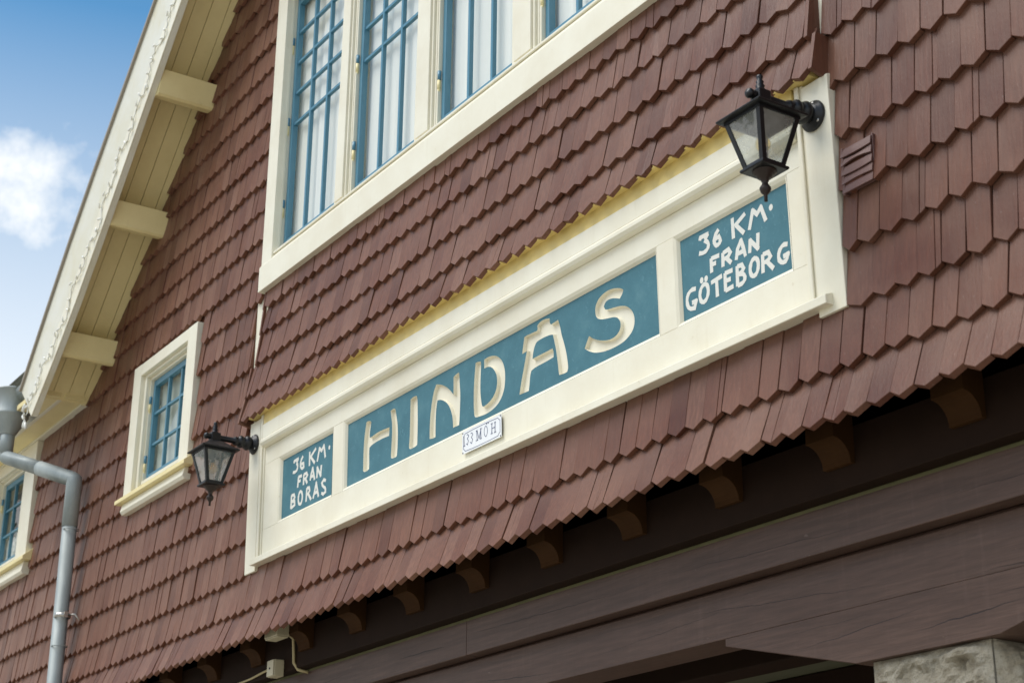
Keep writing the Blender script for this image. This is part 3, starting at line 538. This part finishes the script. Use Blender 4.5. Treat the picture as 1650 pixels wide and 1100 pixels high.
def barge(s):
    f = (lambda p: p) if s else (lambda p: (-11.7-p[0], p[1]))
    top = smooth_pts(BT, 14); bot = smooth_pts(BB, 14)
    o1 = bpart(MB().plate([f(p) for p in top+bot[::-1]], [], -.437, -.402), "barge_board", BARGE, .002)
    # lower fillet with a rounded edge
    mid = []; 
    for (xa, za), (xb, zb) in zip(bot, top): mid.append((xa+(xb-xa)*.30, za+(zb-za)*.30))
    sub(MB().plate([f(p) for p in mid+bot[::-1]], [], -.447, -.4375), "barge_fillet", CREAM, o1, .003)
    mid2 = []; tp2 = []
    for (xa, za), (xb, zb) in zip(bot, top): mid2.append((xa+(xb-xa)*.965, za+(zb-za)*.965)); tp2.append((xa+(xb-xa)*1.006, za+(zb-za)*1.006))
    sub(MB().plate([f(p) for p in tp2+mid2[::-1]], [], -.455, -.4375), "verge_capping", CAP, o1)
    return o1
barge(True); barge(False)
for (px, pz) in ((-9.16, 7.024), (-9.835, 6.371), (-10.597, 5.693)):
    a = math.atan2(1.0, 1.0)*.35
    m = MB(); h = .062
    pr = [(-h, -h+.012), (-h+.012, -h), (h-.016, -h), (h, -h+.016), (h, h+.05), (-h, h+.05)]
    R_ = Matrix.Rotation(-a, 2)
    q = [tuple((R_ @ Vector(p))+Vector((px+.0, pz))) for p in pr]
    m.plate(q, [], -.401, -.005)
    bpart(m, "purlin_end", CREAMV, .003)
rt_ = MB()
for pts in (1, 0):
    f = (lambda p: p) if pts else (lambda p: (-11.7-p[0], p[1]))
    low = [(x, z+.022) for x, z in SOFL]; hi = [(x-.12, z+.33) for x, z in SOFL]
    rt_.plate([f(p) for p in hi+low[::-1]], [], -.401, 4.0)
rt_.box(-14.7, -11.25, -.24, 3.9, 5.53, 5.6)
bpart(rt_, "roof", TILE)
# horizontal eave left of the gable
bpart(MB().prism_x([(-.065, 5.464), (-.065, 5.50), (.0, 5.50), (.0, 5.464)], -14.7, -11.02), "eave_bed_mould", CREAM, .002)
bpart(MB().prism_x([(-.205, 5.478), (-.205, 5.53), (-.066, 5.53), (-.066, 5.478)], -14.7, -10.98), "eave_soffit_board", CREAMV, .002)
bpart(MB().prism_x([(-.235, 5.47), (-.235, 5.60), (-.206, 5.60), (-.206, 5.47)], -14.7, -11.05), "eave_fascia", CREAM, .002)
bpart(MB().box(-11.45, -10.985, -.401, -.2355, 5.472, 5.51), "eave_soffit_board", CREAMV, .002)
gt = MB(); gx0, gx1 = -14.7, -11.28; gc = (-.335, 5.64); pr = [(gc[0]+.085*cos(t), gc[1]+.085*sin(t)) for t in [pi+pi*i/10 for i in range(11)]]
pr2 = [(gc[0]+.080*cos(t), gc[1]+.080*sin(t)) for t in [2*pi-pi*i/10 for i in range(11)]]
gt.prism_x(pr+pr2, gx0, gx1)
gt_o = bpart(gt, "gutter", ZINC)
gg = MB()
for i in range(110):
    x = -12.3+i*.01; gg.box(x, x+.004, -.418, -.412, 5.64, 5.722)
gg.box(-12.3, -11.2, -.419, -.411, 5.716, 5.724).box(-12.3, -11.2, -.419, -.411, 5.676, 5.681)
sub(gg, "gutter_guard", OLIVE, gt_o)

# ---- porch timber: the jetty steps in under the shingle skirt
JX = [-3.771-.548*i for i in range(-2, 8)]+[-8.172, -8.744, -9.30, -9.86, -10.4]
for x in JX:
    w = .064
    pr = [(.13, 3.226)]+[(.10-.07*(1-cos(pi/2*i/7)), 3.226+.075*sin(pi/2*i/7)) for i in range(0, 8)]+[(.03, 3.42), (.13, 3.42)]
    bpart(MB().prism_x(pr, x-w, x+w), "joist_end", JOIST, .003)
bpart(MB().prism_x([(.12, 3.152), (.12, 3.42), (.34, 3.42), (.34, 3.152)], -15, -1.3), "wall_plate", SHADE_WOOD, .004)
bp_ = [(.18, 2.989), (.18, 3.136), (.186, 3.1505), (.36, 3.1505), (.36, 2.989)]
tb = bpart(MB().prism_x(bp_, -15, -6.1755), "timber_beam", BEAM, .003); bpart(MB().prism_x(bp_, -6.1735, -1.3), "timber_beam", BEAM, .003)
sub(MB().prism_x([(.1785, 3.137), (.184, 3.1508), (.1845, 3.1508), (.1795, 3.137)], -15, -1.3), "olive_edge", OLIVE_STRIP, tb)  # thin olive strip along the beam's top edge
bpart(MB().prism_x([(.24, 2.8032), (.24, 2.975), (.252, 2.987), (.42, 2.987), (.42, 2.8032)], -15, -1.3), "timber_beam", BEAM, .002)
cp = [(-4.521, 2.8027), (-4.521, 2.777), (-3.886, 2.624), (-3.288, 2.624), (-2.653, 2.777), (-2.653, 2.8027)]
bpart(MB().plate(cp, [], .2405, .42), "corbel", BEAM, .0015)
bpart(MB().prism_x([(-.083, 3.318), (-.078, 3.312), (-.018, 3.40), (-.026, 3.404)], -15, -1.9), "skirt_backing", SHADE_WOOD)  # added dark board; the shade beneath the skirt is put into its colour
bbox("skirt_underboard", SHADE_WOOD, -15, -1.9, -.05, .119, 3.40, 3.42)
# ceiling and cross beams of the porch
for i in range(22):
    y = .45+i*.135; bbox("ceiling_board", OLIVE, -13, -1.2, y, y+.131, 3.03+.001*(i % 3), 3.052)
for y in (.85, 1.85): bbox("cross_beam", SHADE_WOOD, -13, -1.2, y, y+.16, 2.85, 3.028, bevel=.006)
bbox("porch_wall", SH, -13, -1.2, 3.2, 3.3, 0, 3.34)
# stone pillar
def stone(x0, x1, y0, y1, z0, z1, seed, nx=10):
    m = MB(); rr = random.Random(seed); import mathutils
    def face(o, u, v, nu, nv, nrm):
        vs = []; fs = []
        for j in range(nv+1):
            for i in range(nu+1):
                p = Vector(o)+Vector(u)*(i/nu)+Vector(v)*(j/nv)
                e = min(i, nu-i, 3)/3*min(j, nv-j, 3)/3
                n_ = mathutils.noise.fractal(p*8+Vector((seed, 0, 0)), .7, 2.1, 6)
                p += Vector(nrm)*(.004+.075*e*(n_*.6+.42)); vs.append(p)
        for j in range(nv):
            for i in range(nu): a = j*(nu+1)+i; fs.append((a, a+1, a+nu+2, a+nu+1))
        m.add(vs, fs, 0, False)
    dx, dy, dz = x1-x0, y1-y0, z1-z0
    face((x0, y0, z0), (dx, 0, 0), (0, 0, dz), 34, 28, (0, -1, 0)); face((x1, y0, z0), (0, dy, 0), (0, 0, dz), 34, 28, (1, 0, 0))
    face((x0, y1, z0), (0, -dy, 0), (0, 0, dz), 6, 6, (-1, 0, 0)); face((x1, y1, z0), (-dx, 0, 0), (0, 0, dz), 6, 6, (0, 1, 0))
    m.box(x0, x1, y0, y1, z0, z1)
    return m
mor = MB().box(-3.83, -3.362, .285, .77, 0, 2.61); pil = bpart(mor, "stone_pillar", PAVE)
zz = 2.6225
for i in range(7):
    h = (.38, .35, .39, .37, .38, .36, .37)[i]; sub(stone(-3.838, -3.352, .275, .79, zz-h+.012, zz, i+2), "stone", STONE, pil); zz -= h

# ---- louvred vent on the right wall
vt = MB().box(-3.514, -3.505, -.044, -.022, 4.052, 4.222).box(-3.384, -3.377, -.034, -.022, 4.06, 4.226).box(-3.5045, -3.3845, -.030, -.022, 4.06, 4.222)
vo = bpart(vt, "louvre_vent", [VENT], .002)
for i in range(5):
    z = 4.058+i*.0325; m = MB(); n = 10; vs = []
    for k in range(n+1):
        x = -3.516+.137*k/n; s_ = sin(pi*k/n); sag = (0, .004, -.003, .010, -.002)[i]*s_; up_ = (0, -.002, .0, -.006, 0)[i]*s_
        vs += [(x, -.046, z+sag), (x, -.041, z+.028+up_), (x, -.035, z+.028+up_), (x, -.040, z-.001+sag)]
    fs = [(0, 1, 2, 3), tuple(4*n+k for k in (3, 2, 1, 0))]
    for k in range(n):
        for q in range(4): fs.append((4*k+q, 4*k+(q+1) % 4, 4*k+4+(q+1) % 4, 4*k+4+q))
    sub(m.add(vs, fs), "slat", VENT, vo)

# ------------------------------------------------------------------ curtains
def curtain(x0, x1, y, z0, z1, label, seed, m=None, scallop=False, name="curtain", group=None):
    rr = random.Random(seed); n = 90; nz = 14; vs = []; fs = []; ph = rr.uniform(0, 6); am = .004; k1 = rr.uniform(52, 62); k2 = rr.uniform(19, 25)
    for j in range(nz+1):
        for i in range(n+1):
            x = x0+(x1-x0)*i/n; t = j/nz
            d = am*(1.2-.5*t)*(sin(k1*x+ph+.5*sin(3*t+x*4))+.55*sin(k2*x+2*ph)+.3*sin(113*x))
            zt = z1-(.035*abs(sin((x-x0)*pi/.115)) if scallop else 0)
            vs.append((x, y+d, z0+(zt-z0)*t))
    for j in range(nz):
        for i in range(n): a = j*(n+1)+i; fs.append((a, a+1, a+n+2, a+n+1))
    return tag(MB().add(vs, fs, 0, True).build(name, m or CLOTH), label, "curtain", group)
cgrp = "curtains in the upper window row"
for x, l in zip(WINS, ("white curtain behind the leftmost tall window of the upper row", "white curtain behind the second tall window from the left in the upper row",
                       "white curtain behind the third tall window from the left in the upper row", "white curtain behind the rightmost tall window of the upper row, mostly out of view")):
    curtain(x+.014, x+WW-.014, .072, WZ0-.06, WZ1+.05, l, int(x*100), group=cgrp)
curtain(SWX+.014, SWX+WW-.014, .072, SWZ0-.02, SWZ1, "thin white curtain behind the small nine-paned window beside the left lantern", 5, SHEER)
curtain(LWX[0]+.014, LWX[0]+WW-.014, .072, LWZ0-.05, 4.93, "white scalloped half curtain in the window beside the drainpipe", 6, scallop=True)
curtain(LWX[0]-.04, LWX[0]+WW+.03, .22, 4.7, LWZ1+.04, "olive drape hanging above the white half curtain in the window beside the drainpipe", 8, DRAPE, name="drape")

# ------------------------------------------------------------------ station sign
TH = radians(1.41); SO = (-5.825, -.02, 3.70); SR = (TH, 0, 0)
S = thing("station_sign", "long cream framed name board with blue panels reading HINDÅS", "sign", SO, SR)
def spart(mb, name, mats, bevel=0): return mb.build(name, mats, S, bevel)
PN = {'L': (-1.907, -1.329), 'C': (-1.179, 1.294), 'R': (1.436, 2.018)}; PZ0, PZ1 = .211, .527; e = .021
j_ = .0004                                             # hairline joints between rails and stiles
rails = [(-2.098, 2.108, .046, PZ0-e-j_), (-2.098, 2.108, PZ1+e+j_, .642)]
xs_ = [-2.098]+[v for a, b_ in PN.values() for v in (a-e, b_+e)]+[2.108]
rails += [(xs_[q], xs_[q+1], PZ0-e+j_, PZ1+e-j_) for q in range(0, len(xs_), 2)]
for q, (a, b_, c, d) in enumerate(rails): spart(MB().box(a, b_, (0, .0006, .0003, .0009, .0, .0005)[q], .03, c, d), "field_board", CREAM, .0012)
for k, (a, b_) in PN.items():
    m = MB(); o_ = [(a-e, 0, PZ0-e), (b_+e, 0, PZ0-e), (b_+e, 0, PZ1+e), (a-e, 0, PZ1+e)]; q = e*.45
    c1 = [(a-q, -.003, PZ0-q), (b_+q, -.003, PZ0-q), (b_+q, -.003, PZ1+q), (a-q, -.003, PZ1+q)]
    c1 = [(x, .006, z) for x, y, z in c1]
    c2 = [(a-.001, .017, PZ0-.001), (b_+.001, .017, PZ0-.001), (b_+.001, .017, PZ1+.001), (a-.001, .017, PZ1+.001)]
    c3 = [(x, .03, z) for x, y, z in c2]
    m.add(o_+c1+c2+c3, [(4*r_+i, 4*r_+(i+1) % 4, 4*r_+4+(i+1) % 4, 4*r_+4+i) for r_ in range(3) for i in range(4)])
    spart(m, "panel_moulding", CREAM)
spart(MB().prism_x([(-.006, .643), (-.026, .648), (-.035, .662), (-.035, .676), (-.026, .689), (.02, .689), (.02, .643)], -2.098, 2.108), "torus_moulding", CREAM, .004)
spart(MB().box(-2.098, 2.108, -.022, .02, .691, .771), "frieze_board", CREAM, .003)
spart(MB().box(-2.098, 2.108, -.016, .02, .7725, .838), "upper_frieze_board", GLOW_CREAM, .001)
for a, b_ in ((-2.15, -2.099), (2.109, 2.155)):
    spart(MB().box(a+.001, b_-.001, -.006, .02, .046, .835).box(a+.012, b_-.014, -.016, -.0065, .046, .835), "side_moulding", CREAM, .004)
spart(MB().prism_x([(-.045, .004), (-.045, .036), (-.018, .0455), (.02, .0455), (.02, .004)], -2.149, 2.222), "sill_moulding", CREAM, .003)
PD = .018; LD = .015
def chaikin(p, n=1):
    for _ in range(n):
        out = []
        for i in range(len(p)):
            a, b_, c = Vector(p[i-1]), Vector(p[i]), Vector(p[(i+1) % len(p)])
            u, v = b_-a, c-b_
            ang = abs(u.angle(v)) if u.length > 1e-6 and v.length > 1e-6 else 0
            if ang < radians(48): out += [tuple(b_-u*.22), tuple(b_+v*.22)]
            else: out.append(tuple(b_))
        p = out
    return p
loops = []
for ch, ls in LET['big'].items():
    for l in ls:
        l = [tuple(p) for p in l]; ar = sum(l[i-1][0]*l[i][1]-l[i][0]*l[i-1][1] for i in range(len(l)))
        if ar < 0: l = l[::-1]
        loops.append((ch, chaikin(l, 2)))
spart(MB().plate(rect(PN['C'][0]-.004, PN['C'][1]+.004, PZ0-.004, PZ1+.004), [l for c, l in loops], PD, PD+LD+.006, hole_sides=False), "name_panel", PANEL)
for ch in LET['big']:
    m = MB()
    for c, l in loops:
        if c != ch: continue
        n = len(l); cxm = [sum(p[k] for p in l)/n for k in (0, 1)]
        # walls lean in slightly towards the floor of the cut
        fl = []
        for i in range(n):
            a, b_, d = Vector(l[i-1]), Vector(l[i]), Vector(l[(i+1) % n]); t_ = (d-a)
            nn = Vector((-t_.y, t_.x)).normalized() if t_.length > 1e-6 else Vector((0, 0)); fl.append(tuple(b_+nn*.003))
        m.add([(x, PD-.0003, z) for x, z in l]+[(x, PD+LD, z) for x, z in fl], [(i, (i+1) % n, n+(i+1) % n, n+i) for i in range(n)])
        m.add([(x, PD+LD, z) for x, z in fl], tessellate_polygon([[Vector((x, z, 0)) for x, z in fl]]))
    spart(m, "carved_letter", CREAM)
def ribbon(mb, pts, w, y, ends=True):
    for i in range(1, len(pts)-1):
        u, v = Vector(pts[i])-Vector(pts[i-1]), Vector(pts[i+1])-Vector(pts[i])
        if u.length > 1e-5 and v.length > 1e-5 and u.angle(v) > radians(70):
            e_ = w*.42; ribbon(mb, list(pts[:i])+[tuple(Vector(pts[i])+u.normalized()*e_)], w, y); ribbon(mb, [tuple(Vector(pts[i])-v.normalized()*e_)]+list(pts[i+1:]), w, y-.00006); return
    p = [Vector(q) for q in pts]; closed = (p[0]-p[-1]).length < .003 and len(p) > 6
    if closed: p = p[:-1]
    if not closed and len(p) > 3:                    # soften the brush line but keep sharp turns
        out = [p[0]]
        for i in range(1, len(p)-1):
            u, v = p[i]-p[i-1], p[i+1]-p[i]
            if u.angle(v) < radians(75): out += [p[i]-u*.25, p[i]+v*.25]
            else: out.append(p[i])
        p = out+[p[-1]]
    L_, R_ = [], []; n = len(p)
    for i in range(n):
        a = p[i-1] if (i or closed) else p[i]; b_ = p[(i+1) % n] if (i < n-1 or closed) else p[i]
        d1 = (p[i]-a); d2 = (b_-p[i])
        d1 = d1.normalized() if d1.length > 1e-6 else d2.normalized(); d2 = d2.normalized() if d2.length > 1e-6 else d1
        nn = Vector((-(d1+d2).y, (d1+d2).x)); nn = nn.normalized() if nn.length > 1e-3 else Vector((-d1.y, d1.x))
        k = min(1.6, 1/max(.5, nn.dot(Vector((-d1.y, d1.x))))); ww = w/2*k*(1+.12*sin(i*2.3))
        L_.append(p[i]+nn*ww); R_.append(p[i]-nn*ww)
    vs = [(q.x, y, q.y) for q in L_]+[(q.x, y, q.y) for q in R_]
    m = n if closed else n-1
    mb.add(vs, [(i, (i+1) % n, n+(i+1) % n, n+i) for i in range(m)])
def text_panel(side, w):
    a, b_ = PN[side]
    pn = spart(MB().box(a-.004, b_+.004, PD, PD+.012, PZ0-.004, PZ1+.004), "distance_panel", PANEL)
    pn['label'] = "blue panel lettered 36 KM FRAN GÖTEBORG" if side == 'R' else "blue panel lettered 36 KM FRAN BORAS"
    for ch, ss in LET['small'][side]:
        m = MB()
        for i, s_ in enumerate(ss):
            if len(s_) == 2 and (Vector(s_[0])-Vector(s_[1])).length < .012:
                c = (Vector(s_[0])+Vector(s_[1]))/2; m.add([(c.x+w*.62*cos(t), PD-.0008, c.y+w*.75*sin(t)) for t in [2*pi*k/12 for k in range(12)]], [tuple(range(12))])
            else: ribbon(m, s_, w, PD-.0008-.00025*i)
        o = m.build("painted_letter", WHITE, pn)
text_panel('R', .0165); text_panel('L', .0158)

# enamel number plate screwed to the frame
NP = thing("number_plate", "small white enamel plate reading 133 MÖH screwed on under the blue name panel", "plate", SO, SR)
pm = MB().box(-.0605, .2515, -.0125, -.0095, .083, .1825)
npo = pm.build("enamel_plate", ENAMEL, NP, .0015)
MB().box(-.05, .24, -.0093, -.0002, .092, .174).build("backing", BLACK, NP)
m = MB(); yy = -.0131
bl = [(-.045, .0985), (-.038, .092), (.229, .092), (.236, .0985), (.236, .167), (.229, .1735), (-.038, .1735), (-.045, .167), (-.045, .0985)]
bl = [(-.050, .105), (-.040, .101), (-.036, .091), (.226, .091), (.230, .101), (.242, .105), (.242, .160), (.230, .164), (.226, .174), (-.036, .174), (-.040, .164), (-.050, .160), (-.050, .105)]
ribbon(m, bl, .0022, yy)
m.build("border_line", NAVY, NP)
for ch, ss, wt in LET['plate']:
    m = MB()
    for i, s_ in enumerate(ss):
        if len(s_) == 2 and (Vector(s_[0])-Vector(s_[1])).length < .004:
            c = (Vector(s_[0])+Vector(s_[1]))/2; m.box(c.x-.003, c.x+.003, yy-.0004, yy, c.y-.003, c.y+.003)
        else: ribbon(m, s_, .0042 if len(s_) == 2 and abs(s_[0][0]-s_[1][0]) < .012 else .003, yy-.0001*i)
    m.build("printed_character", NAVY, NP)
for x in (-.054, .2455):
    for z in (.0885, .1765): MB().lathe([(.0001, .0028), (.0026, .002), (.0034, 0)], 10, 'Y', (x, -.0125, z)).build("screw", RUST, NP)

# ------------------------------------------------------------------ wall lanterns
def lantern(x, label):
    y, z = -.284, 4.39; b_ = -.048
    Lm = thing("wall_lantern", label, "lantern", (x, b_, z), (0, 0, 0), "black lanterns beside the name board")
    lx, ly = 0, y-b_
    wp = MB().lathe([(.0005, .0), (.054, .0), (.056, .006), (.052, .013), (.044, .016), (.040, .024), (.030, .028)], 28, 'Y', (0, 0, 0)).build("wall_plate", BLACK, Lm)
    for t in (pi*.42, pi*1.08, pi*1.75): MB().lathe([(.007, 0), (.006, .004), (.0005, .005)], 8, 'Y', (.043*cos(t), -.0125, .043*sin(t))).build("screw", STEEL, wp)
    MB().lathe([(.028, .022), (.036, .034), (.041, .048), (.034, .062), (.026, .068), (.033, .078), (.035, .088), (.028, .100), (.020, .106), (.025, .114), (.022, .124), (.016, .130), (.0155, .21)], 24, 'Y').build("arm", BLACK, Lm)
    hub = MB().box(-.024, .024, ly-.026, ly+.026, -.022, .022).box(-.029, .029, ly-.031, ly+.031, -.034, -.0225); hub.build("hub", BLACK, Lm, .004)
    MB().lathe([(.014, 0), (.017, .005), (.012, .010), (.0165, .016), (.018, .024), (.013, .032), (.0005, .035)], 16, 'Y', (0, ly-.026, 0)).build("knob", BLACK, Lm)
    MB().lathe([(.016, .0), (.017, .006), (.012, .010), (.016, .019), (.011, .026), (.0135, .035), (.008, .042), (.011, .051), (.0105, .058), (.0005, .064)], 16, 'Z', (0, ly, .022)).build("finial", BLACK, Lm)
    rm = -.083                                     # rim height, local
    def sq(h, zz): return [(lx-h, ly-h, zz), (lx+h, ly-h, zz), (lx+h, ly+h, zz), (lx-h, ly+h, zz)]
    def frus(levels):
        m = MB(); vs = [p for h, zz in levels for p in sq(h, zz)]
        return m.add(vs, [(4*k+i, 4*k+(i+1) % 4, 4*k+4+(i+1) % 4, 4*k+4+i) for k in range(len(levels)-1) for i in range(4)])
    frus([(.088, rm-.004), (.106, rm-.002), (.108, rm+.004), (.100, rm+.010), (.082, rm+.020), (.040, -.030), (.030, -.026)]).build("lantern_roof", BLACK, Lm, .0015)
    t0, t1, zt, zb = .0885, .0475, rm-.004, -.262
    fr = MB()
    for sx in (-1, 1):
        for sy in (-1, 1):
            w = .0085
            a = (lx+sx*t0, ly+sy*t0, zt); c = (lx+sx*t1, ly+sy*t1, zb)
            vs = []
            for q in (a, c):
                for ex, ey in ((0, 0), (-sx*2*w, 0), (-sx*2*w, -sy*w*.7), (-sx*w*.7, -sy*w*.7), (-sx*w*.7, -sy*2*w), (0, -sy*2*w)): vs.append((q[0]+ex, q[1]+ey, q[2]))
            fr.add(vs, [(i, (i+1) % 6, 6+(i+1) % 6, 6+i) for i in range(6)])
    for h, zz, hh in ((t0, zt-.010, .010), (t1, zb, .010)):
        w = .006
        fr.box(lx-h, lx+h, ly-h, ly-h+w, zz, zz+hh).box(lx-h, lx+h, ly+h-w, ly+h, zz, zz+hh).box(lx-h, lx-h+w, ly-h+w, ly+h-w, zz, zz+hh).box(lx+h-w, lx+h, ly-h+w, ly+h-w, zz, zz+hh)
    fr.build("frame", BLACK, Lm)
    i0, i1 = t0-.004, t1-.004
    A = sq(i0, zt-.002); C = sq(i1, zb+.002)
    for i in range(4):
        j = (i+1) % 4; MB().add([A[i], A[j], C[j], C[i]], [(0, 1, 2, 3)]).build("pane", LGLASS, Lm)
    frus([(.0005, zb-.012), (.054, zb-.012), (.057, zb-.008), (.057, zb-.001), (.0005, zb-.001)]).build("base_plate", BLACK, Lm, .0015)
    MB().lathe([(.040, -.012), (.040, -.017), (.034, -.018), (.033, -.024), (.026, -.026), (.024, -.034), (.015, -.037), (.0125, -.047), (.009, -.052), (.012, -.060), (.0185, -.069), (.019, -.074), (.0185, -.077), (.016, -.085), (.008, -.094), (.006, -.097), (.0058, -.118), (.0005, -.119)], 22, 'Z', (lx, ly, zb)).build("pendant", RUST, Lm)
    MB().lathe([(.011, -.09), (.011, -.13), (.010, -.138)], 14, 'Z', (lx, ly, 0)).build("socket", RUST, Lm)
    MB().lathe([(.010, -.138), (.012, -.146), (.021, -.158), (.0255, -.172), (.024, -.187), (.014, -.199), (.0005, -.203)], 18, 'Z', (lx, ly, 0)).build("bulb", AMBER, Lm)
    f = MB()
    for k in range(6):
        t = k*pi/3; f.tube([(lx+.004*cos(t), ly+.004*sin(t), -.145), (lx+.012*cos(t), ly+.012*sin(t), -.182)], .0009, 5)
    f.build("filament", m_fil, Lm)
m_fil = m_plain("filament", (.9, .45, .1), .4)
lantern(-3.62, "black wall lantern on the right cream post, close in front of the GÖTEBORG panel")
lantern(-8.04, "black wall lantern on the left cream post beside the small square window")

# ------------------------------------------------------------------ drainpipe with hopper
D = thing("drainpipe", "grey zinc drainpipe with a funnel hopper on the left shingle wall", "drainpipe", (-10.81, -.12, 0))
def dpart(mb, name, m=ZINC, bevel=0):
    o = mb.build(name, m, None, bevel); o.parent = D; o.matrix_parent_inverse = Matrix.Translation((10.81, .12, 0)); return o
hx, hy = -11.60, -.40
dpart(MB().lathe([(.128, 5.655), (.134, 5.66), (.134, 5.648), (.128, 5.645), (.128, 5.482), (.131, 5.478), (.131, 5.466), (.127, 5.462), (.118, 5.44), (.062, 5.345), (.055, 5.335), (.052, 5.325), (.049, 5.325), (.058, 5.345), (.122, 5.47), (.122, 5.65)], 40, 'Z', (hx, hy, 0)), "hopper")
e0 = Vector((hx, hy, 5.165)); e1 = Vector((-10.835, -.125, 4.855))
dpart(MB().tube([(hx, hy, 5.36), (hx, hy, 5.17)], .05, 24), "outlet")
dd = (e1-e0).normalized()
dpart(MB().tube([e0+Vector((0, 0, .02)), e0, e0+dd*.02, e0+dd*.5], .050, 24), "upper_elbow")
dpart(MB().tube([e0+dd*.45, e1-dd*.02, e1, e1-Vector((0, 0, .025)), e1-Vector((.0, 0, .33))], [.053, .053, .053, .053, .053], 24), "lower_elbow")
dpart(MB().tube([e1-Vector((.0, 0, .30)), (-10.80, -.12, 2.5), (-10.80, -.12, .25)], .049, 24), "pipe")
for z in (4.50, 3.71, 2.9): dpart(MB().lathe([(.0495, z), (.0535, z), (.0535, z+.006), (.0495, z+.006)], 24, 'Z', (-10.815 if z > 4 else -10.80, -.12, 0)), "pipe_joint")
br = MB().lathe([(.0495, 0), (.054, 0), (.054, .028), (.0495, .028)], 24, 'Z', (-10.80, -.12, 3.90)).tube([(-10.755, -.10, 3.915), (-10.70, -.07, 3.915), (-10.70, -.02, 3.86)], .006, 6).box(-10.755, -10.735, -.13, -.105, 3.895, 3.935)
dpart(br, "bracket", STEEL)

# ------------------------------------------------------------------ string of lights on the verge
def bz(x): return lerp_curve(BB, x)
SL = MB(); rl = random.Random(4); pts = []; x = -10.98
while x < -8.3:
    t = .10+.035*sin(x*27)+.02*sin(x*11)+rl.uniform(-.022, .022)
    pts.append((x-t*.72, -.452+rl.uniform(-.006, .003), bz(x)+t*.68)); x += .018
sl = tag(SL.tube(pts, .0042, 6).build("string_of_lights", BULBW), "white string of small lights strung along the left verge board", "string lights")
bm_ = MB().lathe([(.0005, .03), (.006, .024), (.010, .008), (.010, -.012), (.006, -.018), (.0005, -.02)], 8).mesh("bulb", [BULBW])
for i in range(0, len(pts), 3):
    o = bpy.data.objects.new("bulb", bm_); COL.objects.link(o); o.parent = sl
    o.location = Vector(pts[i])+Vector((rl.uniform(-.015, .015), -.012, rl.uniform(-.015, .015))); o.rotation_euler = (rl.uniform(-.6, .6), rl.uniform(-1.4, 1.4), 0); o.scale = (.75, .75, .8)
for dx, dz, ry in ((-.07, -.02, .5), (-.05, -.09, -.9), (-.02, -.15, .4), (.02, -.17, -.4)):       # loose end
    o = bpy.data.objects.new("bulb", bm_); COL.objects.link(o); o.parent = sl; o.location = (-11.02+dx, -.455, bz(-10.98)+.12+dz); o.rotation_euler = (0, ry, 0); o.scale = (1.2, 1.2, 1.3)

# ------------------------------------------------------------------ small electrics under the skirt
jb = thing("junction_box", "ivory junction box on the dark wall plate under the skirt at the lower left", "junction box", (-7.905, .119, 3.17))
MB().box(-.040, .040, -.055, 0, -.042, .044).build("box_body", PLASTIC, jb, .004)
MB().box(-.038, .038, -.062, -.0555, -.040, .042).build("lid", PLASTIC, jb, .003); MB().lathe([(.006, 0), (.005, .003), (.0005, .003)], 8, 'Y', (0, -.062, 0)).build("screw", BLACK, jb)
jc = thing("junction_box", "ivory junction box tucked up under the shingle tips at the lower left", "junction box", (-7.72, .0, 3.31))
MB().box(-.075, .075, -.035, .035, -.02, .09).build("box_body", PLASTIC, jc, .004); MB().box(-.071, .071, -.031, .031, -.026, -.0205).build("lid", PLASTIC, jc, .003)
tag(MB().tube([(-7.70, .03, 3.33), (-7.735, .10, 3.30), (-7.745, .112, 3.22), (-7.74, .112, 3.18), (-7.725, .13, 3.145), (-7.69, .172, 3.13)], .008, 8).build("cable", CABLE), "short beige cable dropping from the skirt to the beam right of the junction box", "cable")
tag(MB().tube([(-7.955, .10, 3.18), (-8.02, .105, 3.185), (-8.1, .11, 3.182), (-8.25, .112, 3.17), (-8.45, .113, 3.165), (-8.8, .113, 3.16)], .006, 8).build("cable", CABLE), "thin beige cable running left along the wall plate from the junction box", "cable")

# ------------------------------------------------------------------ unseen trees: one mirrored in the small window, one added to darken gloss
def tree(x, y, h, label, seed, spread=1.0):
    t = thing("leafy_tree", label, "tree", (x, y, 0)); r = random.Random(seed); tr = MB(); tips = []
    tr.tube([(0, 0, 0), (.1, .05, h*.3), (-.05, .1, h*.6), (.05, 0, h*.9)], [h*.022, h*.017, h*.011, h*.003], 10)
    for k in range(26):
        z0 = h*r.uniform(.25, .85); a = r.uniform(0, 2*pi); L_ = spread*h*.30*(1.15-z0/h)*r.uniform(.7, 1.2)
        e_ = Vector((cos(a)*L_, sin(a)*L_, z0+L_*.5)); md = Vector((cos(a)*L_*.5, sin(a)*L_*.5, z0+L_*.2))
        tr.tube([(0, 0, z0), md, e_], [h*.008, h*.005, h*.0015], 6)
        tips += [(md, L_*.4), (e_, L_*.5), ((md+e_)/2, L_*.45)]
    tr.build("trunk", BARK, t); cr = MB()
    for c, rad in tips:
        for i in range(70):
            d = Vector((r.gauss(0, 1), r.gauss(0, 1), r.gauss(0, .8)))*rad*.5; p = Vector(c)+d; s_ = r.uniform(.08, .17)
            u = Vector((r.uniform(-1, 1), r.uniform(-1, 1), r.uniform(-1, 1))).normalized(); v = u.orthogonal().normalized()
            cr.add([p-u*s_, p+v*s_*.5, p+u*s_, p-v*s_*.5], [(0, 1, 2, 3)])
    cr.build("crown", LEAF, t)
tree(-24, -5.0, 13.5, "slender leafy tree standing beyond the far left end, mirrored in the small window", 2, .62)
tree(-14.5, -16.5, 15, "broad leafy tree standing across the platform from the sign's right end", 5, 1.15)
